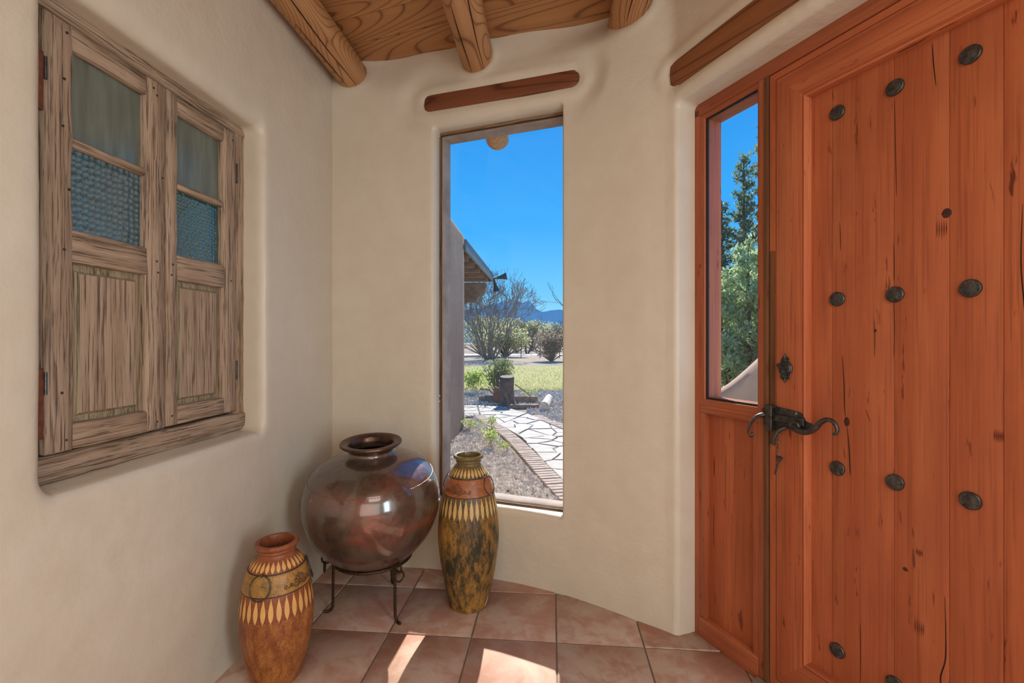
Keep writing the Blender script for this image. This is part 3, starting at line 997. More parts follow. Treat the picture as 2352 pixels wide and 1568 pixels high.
for (u, z0, z1, big) in ((-1.512, 2.00, 2.165, 1), (-1.512, 1.075, 1.275, 1), (-0.711, 2.069, 2.158, 0), (-0.711, 1.176, 1.263, 0)):
    if big:
        hp = MB().bbox(u-0.028, u+0.012, FY-0.008, FY-0.001, z0, z1, 0.001).build('hinge_leaf', RUST, w3)
        MB().tube([(u+0.015, FY-0.009, z1-0.075), (u+0.015, FY-0.009, z1-0.012)], 0.0042, 10).build('hinge_knuckle', IRON, hp)
    else:
        MB().bbox(u-0.004, u+0.004, FY-0.008, FY+0.004, z0, z1, 0.001).build('hinge_leaf', IRON, w3)
# nail heads and pegs on the old leaves
rnd = random.Random(5)
nm = MB().lathe([(0.0, 0.0), (0.0042, 0.0), (0.0036, 0.002), (0.0, 0.0026)], 10).mesh('nail', IRON, 40)
for (u, z) in [(-1.44,2.26),(-1.45,2.12),(-1.455,1.98),(-1.44,1.80),(-1.45,1.62),(-1.46,1.20),(-1.135,2.26),(-1.13,2.24),(-1.14,1.64),(-1.13,1.60),(-1.07,1.64),(-1.06,1.60),(-1.13,1.06),(-1.06,1.07),(-0.74,2.25),(-0.75,1.62),(-1.43,1.06),(-1.10,1.95)]:
    p = lf if u < -1.09 else rf
    link('nail', nm, p, (u+rnd.uniform(-0.01, 0.01), FY-0.0062, z), (R(90), 0, 0))

# ------------------------------------------------------------------ the entrance: door frame, sidelight and door
tr = empty('trim_1', (D0.x, D0.y, 0), A_D)
tag(tr, 'reddish wooden frame around the entrance door and its sidelight', 'door frame', kind='structure')
def fb(name, parent, x0, x1, y0, y1, z0, z1, axis, mat, b=0.0025, seed=0, jit=0.0):
    return MB().bbox(x0, x1, y0, y1, z0, z1, b, 2, jit, 6 if jit else 0, AX[axis], seed).build(name, mat, parent, 40)
fb('jamb', tr, -0.100, -0.046, 0.0, 0.10, 0.0, 2.418, 'z', FRZ)
fb('frame_head', tr, -0.100, 1.475, 0.0, 0.10, 2.386, 2.462, 'x', FRX)
fb('mullion_post', tr, 0.2585, 0.2835, 0.0, 0.10, 0.0, 2.386, 'z', FRZ)
fb('mullion_post', tr, 0.2845, 0.3020, -0.004, 0.10, 0.0, 2.386, 'z', WORNZ)
fb('jamb', tr, 1.408, 1.475, 0.0, 0.10, 0.0, 2.386, 'z', FRZ)
thr = fb('threshold', tr, 0.262, 1.42, -0.040, 0.0, 0.0, 0.018, 'x', ALU, 0.002)
for k in range(3):
    fb('ridge', thr, 0.262, 1.42, -0.036+k*0.011, -0.032+k*0.011, 0.017, 0.0215, 'x', ALU, 0.0008)

w2 = empty('window_2', (D0.x, D0.y, 0), A_D)
tag(w2, 'narrow red-framed sidelight with glass above and a wooden panel below, beside the door', 'window', kind='structure')
sp = [(0.0, 0.10), (0.0, 0.004), (0.026, 0.004), (0.0285, 0.007), (0.0285, 0.014), (0.0335, 0.016), (0.0335, 0.10)]
mitred(w2, ['stile', 'stile', 'rail', 'rail'], [FRZ, FRZ, FRX, FRX], -0.0455, 0.258, 1.060, 2.3855, sp, (1.0, 0.18, 0.75, 1.0))
gk = [(0.0285, 0.0215), (0.0285, 0.0125), (0.0365, 0.0125), (0.0365, 0.0215)]
mitred(w2, ['gasket']*4, [GASKET]*4, -0.0455, 0.258, 1.060, 2.3855, gk, (1.0, 0.18, 0.75, 1.0))
MB().box(-0.014, 0.254, 0.017, 0.022, 1.09, 2.364).build('pane', GLASS, w2, 0)
fb('rail', w2, -0.0455, 0.258, 0.002, 0.09, 1.024, 1.0595, 'x', FRX)
fb('rail', w2, -0.0455, 0.258, -0.004, 0.09, 0.0, 0.088, 'x', FRX)
fb('stile', w2, -0.0455, -0.016, 0.002, 0.09, 0.088, 1.024, 'z', FRZ)
fb('stile', w2, 0.232, 0.258, 0.002, 0.09, 0.088, 1.024, 'z', FRZ)
pn = fb('panel', w2, -0.018, 0.120, 0.030, 0.06, 0.080, 1.03, 'z', DOORZ, 0.001)
fb('panel', w2, 0.1207, 0.234, 0.030, 0.06, 0.080, 1.03, 'z', DOORZ, 0.001)
def crack(parent, pts, w, y, name='crack', mat=None):
    """thin dark split following pts (u,z) just at the board's face"""
    pts = crom(pts, 5)
    n = len(pts)
    vs = []
    for i, (u, z) in enumerate(pts):
        k = math.sin(PI*(0.06+0.88*i/(n-1)))**0.8
        vs += [(u-w*k, y, z), (u, y-0.0004, z), (u+w*k, y, z)]
    fs = []
    for i in range(n-1):
        a = i*3
        fs += [(a, a+1, a+4, a+3), (a+1, a+2, a+5, a+4)]
    return MB().add(vs, fs).build(name, mat or DARKWOOD, parent, 0)
crack(pn, [(0.012,0.83),(0.013,0.78),(0.012,0.74)], 0.0022, 0.0297)
crack(pn, [(0.008,0.62),(0.010,0.55),(0.009,0.48),(0.012,0.42)], 0.0016, 0.0297)
crack(pn, [(0.075,0.90),(0.074,0.75),(0.076,0.60)], 0.0009, 0.0297)

d1 = empty('door_1', (D0.x, D0.y, 0), A_D)
tag(d1, 'red-stained plank entrance door studded with black iron nail heads', 'door', kind='structure')
DU0, DU1, DZ0, DZ1 = 0.3045, 1.405, 0.022, 2.383
dp = [(0.0, 0.05), (0.0, 0.006), (0.0015, 0.004), (0.026, 0.004), (0.0275, 0.011), (0.029, 0.011), (0.0305, 0.001), (0.033, 0.0), (0.128, 0.0),
      (0.130, 0.004), (0.1325, 0.005), (0.1345, 0.001), (0.139, -0.002), (0.144, 0.001), (0.1465, 0.008), (0.147, 0.05)]
fr = mitred(d1, ['stile', 'stile', 'rail', 'rail'], [DOORZ, DOORZ, DOORX, DOORX], DU0, DU1, DZ0, DZ1, dp, (1, 1, 1.02, 1.12))
# worn, blackened edge strip beside the lock
fb('worn_edge', fr['l'], DU0+0.0035, DU0+0.024, 0.0018, 0.006, 0.95, 1.70, 'z', WORNZ, 0.0006)
bounds = [0.440, 0.522, 0.708, 0.842, 0.953, 1.100, 1.270]
planks = []
for i in range(len(bounds)-1):
    planks.append(fb('plank', d1, bounds[i]+0.0004, bounds[i+1]-0.0004, 0.030+0.0006*(i % 2), 0.048, 0.150, 2.250, 'z', DOORZ, 0.0009))
def plank_at(u):
    for i in range(len(bounds)-1):
        if bounds[i] <= u < bounds[i+1]: return planks[i]
    return planks[-1]
PY = 0.0296
# forged nail heads
def stud_mesh(seed):
    rnd = random.Random(seed)
    m = MB()
    pr = [(0.0245, 0.0), (0.0250, 0.004), (0.0235, 0.0075), (0.0215, 0.0085), (0.0195, 0.0078), (0.014, 0.0092), (0.007, 0.0102), (0.0, 0.0104)]
    m.lathe(pr[:-1], 24)
    n = 24
    m.v = [(x*(1+0.05*mnoise.noise(Vector((x*60, y*60, seed)))), y*(1+0.05*mnoise.noise(Vector((x*60, y*60, seed+4)))), z+0.0009*mnoise.noise(Vector((x*160, y*160, seed*2)))*(z > 0.003)) for x, y, z in m.v]
    m.add([(0, 0, 0.0104)], [])
    c = len(m.v)-1; b = (len(pr)-2)*n
    m.f += [(b+k, b+(k+1) % n, c) for k in range(n)]
    # forged rays stamped round the rim
    for k in range(10):
        a = 2*PI*k/10+rnd.uniform(-0.1, 0.1)
        m.tube([(0.011*math.cos(a), 0.011*math.sin(a), 0.0086), (0.0205*math.cos(a), 0.0205*math.sin(a), 0.0072)], [0.0012, 0.0017], 5)
    return m.mesh('stud', IRON, 45)
sms = [stud_mesh(k) for k in range(3)]
c = 0
for z in (2.138, 1.496, 0.913, 0.285):
    for u in (0.541, 0.711, 0.888, 1.060, 1.228):
        link('stud', sms[c % 3], d1, (u, PY+0.001, z), (R(90), R(c*53), 0)); c += 1
# splits, knots and chips in the planks
cr = [([(0.709,2.10),(0.711,1.98),(0.713,1.86),(0.714,1.80)], 0.0010), ([(0.803,2.22),(0.806,2.16),(0.812,2.09)], 0.0014),
      ([(0.556,1.30),(0.561,1.22),(0.563,1.14),(0.566,1.095)], 0.0015), ([(0.572,1.06),(0.577,1.00),(0.580,0.93),(0.582,0.90)], 0.0016),
      ([(0.548,1.76),(0.550,1.70),(0.551,1.66)], 0.0010), ([(0.832,0.62),(0.834,0.52),(0.833,0.44),(0.822,0.375),(0.836,0.31),(0.838,0.22),(0.839,0.16)], 0.0018),
      ([(0.612,0.42),(0.613,0.33),(0.612,0.22)], 0.0010), ([(0.706,1.66),(0.708,1.58),(0.707,1.54)], 0.0008), ([(0.706,1.47),(0.709,1.40),(0.707,1.30)], 0.0007),
      ([(0.988,1.70),(0.985,1.55),(0.992,1.42),(0.995,1.30)], 0.0014), ([(0.654,1.42),(0.655,1.36),(0.654,1.30)], 0.0009),
      ([(0.628,1.13),(0.634,1.11),(0.642,1.09)], 0.0008), ([(0.722,0.83),(0.727,0.79)], 0.0007), ([(0.560,0.99),(0.566,0.95)], 0.0007)]
for pts, w in cr:
    crack(plank_at(pts[0][0]), pts, w, PY)
def knot(u, z, rx, rz, mat=KNOT):
    m = MB()
    n = 18
    vs = [(u+rx*math.cos(2*PI*k/n)*(1+0.12*math.sin(k*2.3)), PY+0.0002, z+rz*math.sin(2*PI*k/n)) for k in range(n)]
    vs2 = [(u+(a[0]-u)*0.7, PY-0.0010, z+(a[2]-z)*0.7) for a in vs]
    m.add(vs+vs2, [(k, (k+1) % n, n+(k+1) % n, n+k) for k in range(n)] + [tuple(range(n, 2*n))])
    m.build('knot', mat, plank_at(u), 0)
knot(0.5705, 1.078, 0.0085, 0.016)
knot(0.838, 0.338, 0.010, 0.014)
knot(0.842-0.006, 1.716, 0.011, 0.014)
knot(0.656, 1.385, 0.004, 0.005)
knot(0.737, 0.655, 0.007, 0.006)
for (u, z, w, h) in ((0.825, 1.672, 0.011, 0.032), (0.772, 0.495, 0.010, 0.030), (0.952-0.008, 1.10, 0.008, 0.020), (0.772, 0.72, 0.007, 0.014)):
    gm = MB()
    for k in range(5):
        a = -1+2*k/4
        gm.add([(u+a*w, PY-0.0002, z-h*(1-0.3*abs(a))), (u+a*w+0.0012, PY-0.0006, z), (u+a*w, PY-0.0002, z+h*(1-0.2*k/4)), (u+a*w-0.0012, PY-0.0006, z)], [(0,1,2,3)])
    gm.build('gouge', plain('gouge_red_%d' % int(u*1000), (0.17,0.035,0.016), 0.8, scale=60), plank_at(u), 0)

# deadbolt with scrolled crest
db = MB().lathe([(0.0,0.0),(0.0275,0.0),(0.028,0.006),(0.026,0.0085),(0.023,0.0075),(0.021,0.010),(0.010,0.012),(0.0,0.012)], 32)
db = db.build('deadbolt', IRON, d1, 40, (0.374, 0.0, 1.249), (R(90), 0, 0))
tt = MB().bbox(-0.0055, 0.0055, -0.021, 0.021, 0.010, 0.034, 0.004, 2)
tt.build('thumb_turn', IRON, db, 40, (0,0,0), (0, 0, R(38)))
def spiral(cx, cz, r0, turns, a0, sgn, n=18):
    return [(cx+r0*(1-0.78*t)*math.cos(a0+sgn*turns*2*PI*t), cz+r0*(1-0.78*t)*math.sin(a0+sgn*turns*2*PI*t)) for t in [i/n for i in range(n+1)]]
for sg in (1, -1):
    cm = MB()
    cm.prism([(-0.017, sg*0.020), (0.017, sg*0.020), (0.012, sg*0.038), (0.0, sg*0.047), (-0.012, sg*0.038)][::sg], 0.0, 0.004)
    for s2 in (1, -1):
        cm.tube([(x, y, 0.005) for x, y in spiral(s2*0.0105, sg*0.030, 0.0085, 1.2, PI/2*sg, s2)], 0.0021, 6)
        cm.tube([(x, y, 0.005) for x, y in spiral(s2*0.0045, sg*0.041, 0.0052, 1.0, -PI/2*sg, -s2)], 0.0017, 6)
    cm.tube([(0, sg*0.036, 0.005), (0, sg*0.045, 0.006), (0, sg*0.055, 0.004)], [0.002, 0.004, 0.0012], 8)
    cm.build('scroll_crest', IRON, db, 50)

# forged thumb latch
lp_pts = [(0.316,1.104),(0.400,1.096),(0.432,1.092),(0.436,1.082),(0.446,1.076),(0.450,1.062),(0.470,1.058),(0.478,1.048),(0.474,1.030),(0.452,1.026),(0.430,1.020),(0.404,1.020),(0.384,1.026),(0.372,1.022),(0.355,1.016),(0.318,1.014)]
lat = MB().prism_y(list(reversed(lp_pts)), -0.0045, 0.004).build('latch_plate', IRON, d1, 30)
MB().bbox(0.294, 0.452, -0.017, -0.0085, 1.046, 1.072, 0.002).build('latch_bar', IRON, lat)
kp = MB()
kp.bbox(0.310, 0.337, -0.030, -0.024, 1.008, 1.106, 0.0015)
kp.bbox(0.310, 0.337, -0.028, 0.0, 1.094, 1.106, 0.0015); kp.bbox(0.310, 0.337, -0.028, 0.0, 1.008, 1.018, 0.0015)
kp.build('keeper_bracket', IRON, lat)
bs = MB().lathe([(0.0,0.0),(0.019,0.0),(0.020,0.010),(0.017,0.014),(0.008,0.013),(0.007,0.018),(0.0,0.019)], 24)
bs.build('pivot_boss', IRON, lat, 40, (0.425, -0.017, 1.043), (R(90), 0, 0))
hp = crom([(0.423,-0.030,1.040),(0.450,-0.034,1.030),(0.480,-0.042,1.032),(0.515,-0.054,1.050),(0.540,-0.058,1.078),(0.562,-0.058,1.090),(0.582,-0.058,1.084),(0.592,-0.058,1.064),(0.589,-0.058,1.048),(0.580,-0.058,1.045)], 6)
hr = [0.0155-0.0095*(i/(len(hp)-1)) for i in range(len(hp))]; hr[-1] = 0.0062; hr[-2] = 0.0058
MB().tube(hp, hr, 12, flat=(1.0, 0.75)).build('lever_handle', IRON, lat, 60)
lp2 = crom([(0.302,-0.014,1.066),(0.292,-0.030,1.064),(0.279,-0.040,1.054),(0.264,-0.046,1.033),(0.254,-0.048,1.006),(0.251,-0.048,0.990),(0.257,-0.048,0.976),(0.268,-0.048,0.976),(0.272,-0.048,0.987),(0.266,-0.048,0.992)], 6)
MB().tube(lp2, [0.011-0.0075*min(1, i/(len(lp2)*0.6)) for i in range(len(lp2))], 10, flat=(1.3, 0.8)).build('catch_hook', IRON, lat, 60)
cs = MB()
for k in range(6):
    q = 2*PI*k/6
    cs.tube([(x, -0.012, z) for x, z in spiral(0.300+0.010*math.cos(q), 1.058+0.026*math.sin(q), 0.010, 1.1, q, 1, 10)], 0.0022, 6)
cs.build('scroll_strike', IRON, lat, 60)
lp3 = crom([(0.385,-0.014,1.030),(0.368,-0.026,1.018),(0.356,-0.032,0.998),(0.350,-0.034,0.978),(0.347,-0.034,0.965),(0.342,-0.036,0.962)], 6)
MB().tube(lp3, [0.0085-0.0035*i/(len(lp3)-1) if i < len(lp3)-3 else 0.0062 for i in range(len(lp3))], 10).build('trigger', IRON, lat, 60)
for (u, z) in ((0.418, 1.086), (0.365, 1.086), (0.375, 1.026), (0.441, 1.024)):
    MB().lathe([(0.0,0.0),(0.004,0.0),(0.0036,0.0018),(0.0,0.002)], 10).build('screw', ALU if u > 0.41 and z > 1.08 else IRON, lat, 40, (u, -0.0045, z), (R(90), 0, 0))
ch = MB()
for k in range(13):
    z = 1.008-k*0.0072
    q = PI/2*(k % 2)
    ch.tube([(0.3585+0.0030*math.cos(a)*math.cos(q), -0.022+0.0030*math.cos(a)*math.sin(q), z+0.0052*math.sin(a)) for a in [2*PI*i/10 for i in range(10)]], 0.0010, 5, closed=True)
cho = ch.build('chain', IRON, lat, 60)
pm = MB()
pm.tube([(0.3635,-0.020,0.916),(0.3615,-0.020,0.906)], [0.011,0.0095], 14)
pm.tube([(0.3605,-0.020,0.902),(0.3595,-0.020,0.896)], [0.0065,0.006], 12)
pm.tube([(0.3595,-0.020,0.898),(0.3450,-0.020,0.846)], [0.0036,0.0032], 10)
pm.tube([(0.3615,-0.020,0.908),(0.3600,-0.020,0.898)], 0.004, 10)
pm.build('pin', IRON, cho, 40)

# ================================================================== iron stand and copper pot
SX, SY = -0.707, 2.322
st = empty('pot_stand', (SX, SY, 0))
tag(st, 'black wrought-iron three-legged stand with hanging rings under the copper pot', 'stand')
RR, RZ = 0.190, 0.262
def circ(r, z, n=48, cx=0, cy=0): return [(cx+r*math.cos(2*PI*k/n), cy+r*math.sin(2*PI*k/n), z) for k in range(n)]
MB().tube(circ(RR, RZ), 0.0075, 8, closed=True).build('ring', BRONZE_IRON, st, 60)
# feet measured on the floor: left, front right, rear right
for k, (fx_, fy_) in enumerate(((-0.893, 2.272), (-0.562, 2.191), (-0.665, 2.502))):
    d = Vector((fx_-SX, fy_-SY)).normalized()
    P = lambda r, z: (d.x*r, d.y*r, z)
    lg = MB().tube(crom([P(RR, 0.275), P(RR+0.002, 0.20), P(RR+0.003, 0.10), P(RR+0.004, 0.045), P(RR+0.009, 0.020), P(RR+0.026, 0.008), P(RR+0.046, 0.010)], 5), 0.0072, 8).build('leg', BRONZE_IRON, st, 60)
    # eye with its loose ring
    c = Vector(P(RR+0.034, 0.270))
    MB().tube([(c.x+d.x*0.021*math.cos(a), c.y+d.y*0.021*math.cos(a), c.z+0.021*math.sin(a)) for a in [2*PI*i/20 for i in range(20)]], 0.0055, 8, closed=True).build('eye', BRONZE_IRON, lg, 60)
    t = Vector((-d.y, d.x))
    cz = 0.270-0.021-0.018; cr_ = 0.023
    off = d*(RR+0.042)
    MB().tube([(off.x+t.x*cr_*math.cos(a), off.y+t.y*cr_*math.cos(a), cz+cr_*math.sin(a)) for a in [2*PI*i/20 for i in range(20)]], 0.0045, 8, closed=True).build('hanging_ring', BRONZE_IRON, lg, 60)

pot = empty('copper_pot', (SX, SY, 0.46))
pot.rotation_euler = (R(5.5), 0, 0)
tag(pot, 'large round dark copper pot with riveted seams sitting in the iron stand', 'pot')
pc = [(0.0,0.232),(0.09,0.234),(0.15,0.248),(0.195,0.279),(0.245,0.325),(0.295,0.395),(0.326,0.48),(0.335,0.555),(0.325,0.63),(0.292,0.695),(0.240,0.742),(0.175,0.772),(0.128,0.787),(0.112,0.799),(0.109,0.812)]
pcs = crom(pc, 6)
body = MB().lathe([(max(r, 0.0005), z-0.46) for r, z in pcs], 96)
inner = crom([(0.106,0.812),(0.108,0.796),(0.125,0.780),(0.24,0.73),(0.318,0.60),(0.30,0.44),(0.2,0.30),(0.0,0.26)], 4)
body.lathe([(max(r, 0.0005), z-0.46) for r, z in inner], 64)
pb = body.build('body', COPPER, pot, 60)
MB().lathe([(r, z-0.46) for r, z in [(0.1085,0.808),(0.113,0.824),(0.121,0.833),(0.146,0.838),(0.150,0.842),(0.150,0.848),(0.147,0.852),(0.116,0.849),(0.106,0.838),(0.104,0.808)]], 72).build('rim', COPPER_RIM, pot, 50)
def prof_fn(prof):
    pr = sorted(prof, key=lambda p: p[1])
    def f(z):
        if z <= pr[0][1]: return pr[0][0]
        for a, b in zip(pr, pr[1:]):
            if z <= b[1]:
                t = (z-a[1])/max(1e-9, b[1]-a[1]); return a[0]+(b[0]-a[0])*t
        return pr[-1][0]
    return f
pr_ = prof_fn([p for p in pcs if p[1] > 0.233])
sm = MB()
def dash(m, pts, r):
    for i in range(0, len(pts)-1):
        a, b = Vector(pts[i]), Vector(pts[i+1])
        m.tube([a.lerp(b, 0.12), a.lerp(b, 0.5), a.lerp(b, 0.85)], [r*0.5, r, r*0.5], 5)
zs = 0.683
dash(sm, [((pr_(zs)+0.0004)*math.cos(2*PI*k/150), (pr_(zs)+0.0004)*math.sin(2*PI*k/150), zs-0.46+0.0012*math.sin(k*1.7)) for k in range(151)], 0.0020)
sm.build('seam', SEAM, pb, 60)
for az in (-132, -58, 30, 130):
    sm = MB()
    pts = []
    for k in range(36):
        z = zs-0.004-(zs-0.30)*k/35
        a = R(az)+0.03*math.sin(k*0.5)
        r = pr_(z)+0.0003
        pts.append((r*math.cos(a), r*math.sin(a), z-0.46))
    dash(sm, pts, 0.0015)
    sm.build('seam', SEAM, pb, 60)

# ================================================================== painted vases
def make_vase(name, loc, rz, label, prof, inner_r, z_neck, z_p1, z_b1, z_b0, z_p0, H, mats, ring_az, emblem_az, n1, n2, ring_r, em_dark=False, chip_az=None):
    Mlow, Mup, Mband, Mpet, Mrim, Mline = mats
    root = empty(name, loc, rz)
    tag(root, label, 'vase', 'pair of painted petal vases')
    pp = crom(prof, 5)
    f = prof_fn(pp)
    low = [(0.0005, 0.0)] + [p for p in pp if p[1] <= z_p0-0.004] + [(f(z_p0), z_p0)]
    bodyo = MB().lathe([(r, z) for r, z in low], 64).build('body', Mlow, root, 60)
    def ringpart(nm, za, zb, mat, n=14):
        return MB().lathe([(f(za+(zb-za)*i/n), za+(zb-za)*i/n) for i in range(n+1)], 64).build(nm, mat, root, 60)
    ringpart('belly_band', z_p0, z_b0, Mup)
    bd = MB().lathe([(f(z_b0), z_b0)] + [(f(z_b0+(z_b1-z_b0)*i/12)+0.0022, z_b0+(z_b1-z_b0)*(0.02+0.96*i/12)) for i in range(13)] + [(f(z_b1), z_b1)], 64).build('painted_band', Mband, root, 60)
    ringpart('shoulder', z_b1, z_neck, Mup)
    rim = [(f(z_neck), z_neck)] + [p for p in pp if p[1] > z_neck+0.001]
    rim += [(inner_r, H-0.002), (inner_r-0.004, H-0.02), (f(z_neck)-0.010, z_neck), (f(z_b1)-0.012, z_b1), (f(z_b0)-0.012, z_b0), (f(z_p0)-0.012, z_p0), (0.02, 0.02)]
    MB().lathe(rim, 64).build('rim', Mrim, root, 50)
    for z in (z_b0, z_b1):
        MB().tube(circ(f(z)+0.0006, z, 64), 0.0026, 6, closed=True).build('band_line', Mline, bd, 60)
    # painted petals: one mesh per row, copied round the axis
    for (za, zb, n, side) in ((z_neck-0.003, z_b1+0.004, n1, 0.36), (z_b0-0.004, z_p0-0.004, n2, 0.33)):
        vs = []; k = 13
        for i in range(k):
            t = i/(k-1)
            z = za+(zb-za)*t
            w = math.sin(PI*min(1, t**1.25))**0.9 if t < 0.86 else 0.50*(1-(t-0.86)/0.14)**1.4
            if t < 0.86: w = max(w, 0.05)
            r = f(z)+0.0011
            hw = PI/n*2*side*w
            for q in (-hw, 0, hw): vs.append((r*math.cos(q), r*math.sin(q), z))
        fs = []
        for i in range(k-1):
            for j in range(2):
                fs.append((i*3+j, (i+1)*3+j, (i+1)*3+j+1, i*3+j+1))
        me = MB().add(vs, fs).mesh('painted_petal', Mpet, 60)
        for j in range(n): link('painted_petal', me, root, (0,0,0), (0,0,2*PI*j/n))
    # ring handles on staples
    for az in ring_az:
        a = R(az); d = Vector((math.cos(a), math.sin(a)))
        t = Vector((-d.y, d.x))
        zt = z_b1+0.004
        hs = MB().tube([(d.x*(f(zt)+q), d.y*(f(zt)+q), zt+h) for q, h in ((0,0.004),(0.007,0.006),(0.010,0.0),(0.006,-0.006),(0,-0.005))], 0.0022, 6).build('staple', IRON, bd, 60)
        pts = []
        zc = zt-ring_r
        lean = (f(zt-2*ring_r)-f(zt))
        for i in range(36):
            q = 2*PI*i/36
            dz = ring_r*math.sin(q)
            out = f(zt)+0.0075+lean*(1-(dz+ring_r)/(2*ring_r)) + 0.0
            x = ring_r*0.94*math.cos(q)
            rr = math.sqrt(max(0.0, out*out-x*x*0.15))
            pts.append((d.x*rr+t.x*x, d.y*rr+t.y*x, zc+dz))
        MB().tube(pts, 0.0024, 7, closed=True).build('ring_handle', IRON, bd, 60)
    if chip_az is not None:
        vs = []
        for (da, z) in ((0.0,0.012),(0.10,0.016),(0.15,0.040),(0.13,0.070),(0.08,0.062),(0.03,0.034)):
            r = f(z)+0.0008; a = R(chip_az)+da
            vs.append((r*math.cos(a), r*math.sin(a), z))
        MB().add(vs, [tuple(range(6))]).build('chipped_glaze', PALELOG, bodyo, 0)
    # raised lotus-and-scroll emblem on the band
    zc = (z_b0+z_b1)/2; hb = (z_b1-z_b0)
    for az in emblem_az:
        em = MB()
        def pt(x, z, lift=0.0040):
            r = f(z)+lift
            a = R(az)+x/r
            return (r*math.cos(a), r*math.sin(a), z)
        for k in range(7):
            q = R(90+(k-3)*27)
            L = hb*(0.50-0.035*abs(k-3))
            lobe = []
            for i in range(15):
                u = i/14*2*PI
                a_, b_ = L*0.5*(1-math.cos(u)), L*0.17*math.sin(u)*(0.4+0.6*(1-math.cos(u))/2)
                lobe.append(pt(a_*math.cos(q)-b_*math.sin(q), zc-hb*0.22+a_*math.sin(q)+b_*math.cos(q)))
            em.tube(lobe, 0.0016, 5)
        for s2 in (1, -1):
            em.tube([pt(s2*x, zc-hb*0.22+z) for x, z in crom([(0.0,0.0),(hb*0.25,-hb*0.10),(hb*0.5,hb*0.02),(hb*0.72,-hb*0.02)], 5)], 0.0018, 5)
            em.tube([pt(s2*(x), z) for x, z in spiral(hb*0.80, zc-hb*0.16, hb*0.11, 1.3, -2.0, 1)], 0.0015, 5)
            em.tube([pt(s2*(x), z) for x, z in spiral(hb*0.52, zc-hb*0.12, hb*0.09, 1.2, -1.4, 1)], 0.0015, 5)
        em.build('relief_emblem', Mline if em_dark else V_EMB, bd, 60)
    return root
make_vase('painted_vase', (-0.224, 2.350, 0), 0.0, 'tall ochre and black speckled vase with cream petals standing below the picture window',
          [(0.096,0.0),(0.101,0.015),(0.118,0.09),(0.138,0.19),(0.153,0.30),(0.157,0.37),(0.152,0.45),(0.140,0.53),(0.126,0.59),(0.110,0.645),(0.098,0.675),(0.076,0.706),(0.063,0.722),(0.062,0.730),(0.066,0.736),(0.063,0.742),(0.068,0.748),(0.077,0.754),(0.078,0.762),(0.074,0.768)],
          0.062, 0.716, 0.70, 0.666, 0.582, 0.478, 0.768, (V_OCHRE, V_OCHRE_UP, V_BANDR, V_PET2, V_TEAL, V_LINE), (-26, 154), (-114, 66), 30, 32, 0.045, chip_az=-32)
make_vase('painted_vase', (-0.952, 1.845, 0), 0.0, 'shorter rust brown vase with tan petals standing against the left wall',
          [(0.088,0.0),(0.093,0.012),(0.110,0.07),(0.126,0.14),(0.135,0.21),(0.136,0.27),(0.131,0.33),(0.122,0.385),(0.108,0.44),(0.090,0.473),(0.073,0.493),(0.067,0.503),(0.067,0.509),(0.072,0.514),(0.069,0.520),(0.072,0.525),(0.080,0.531),(0.081,0.540),(0.077,0.546)],
          0.064, 0.495, 0.48, 0.452, 0.378, 0.285, 0.546, (V_RUST, V_RUST_UP, V_MUST, V_PET1, V_RUST_UP, V_LINE), (-92, 28, 148), (-20, 160), 30, 30, 0.043)

# ================================================================== outdoors
GZ = -0.05
gm = MB()
gx = [-400,-120,-40,-16,-8,-4,-2,0,2,4,8,16,40,120,400]; gy = [2.95,4,5,6,8,10,14,20,30,45,70,120,250,600]
vs = [(x, y, GZ-0.02) for y in gy for x in gx]
fs = [(j*len(gx)+i, j*len(gx)+i+1, (j+1)*len(gx)+i+1, (j+1)*len(gx)+i) for j in range(len(gy)-1) for i in range(len(gx)-1)]
tag(gm.add(vs, fs).build('ground', GROUND, smooth=0), 'dry pale dirt ground of the garden', 'ground', kind='structure')

# the path: flagstones between brick courses
pl_out = [(0.78,2.9),(0.44,3.96),(-0.07,6.25),(-0.41,7.66),(-0.72,8.56)]
pl_in = [(0.86,3.1),(0.51,4.56),(0.16,6.53),(-0.22,7.66),(-0.60,8.75)]
pathpoly = [(1.10,2.95),(1.9,3.2),(2.2,5.5),(1.05,7.0),(0.28,8.85),(-0.20,9.75),(-0.75,9.95),(-2.6,9.6),(-2.6,8.35),(-0.62,8.7),(-0.22,7.66),(0.16,6.53),(0.51,4.56),(0.92,3.0)]
path = MB().prism(pathpoly, GZ-0.03, GZ-0.012).build('path', MORTAR, None, 0)
tag(path, 'winding garden path of flagstones edged with bricks', 'path', kind='structure')
def inside(p, poly):
    c = False
    for i in range(len(poly)):
        a, b = poly[i], poly[i-1]
        if (a[1] > p[1]) != (b[1] > p[1]) and p[0] < (b[0]-a[0])*(p[1]-a[1])/(b[1]-a[1])+a[0]: c = not c
    return c
rnd = random.Random(11)
pieces = [[(1.10,2.95),(1.9,3.2),(2.2,5.5),(1.05,7.0),(0.16,6.53),(0.51,4.56),(0.92,3.0)],
          [(0.17,6.545),(1.04,7.01),(0.29,8.83),(-0.21,7.66)],
          [(-0.22,7.69),(0.28,8.87),(-0.20,9.75),(-0.75,9.95),(-0.61,8.72)],
          [(-0.63,8.72),(-0.77,9.94),(-2.6,9.6),(-2.6,8.37)]]
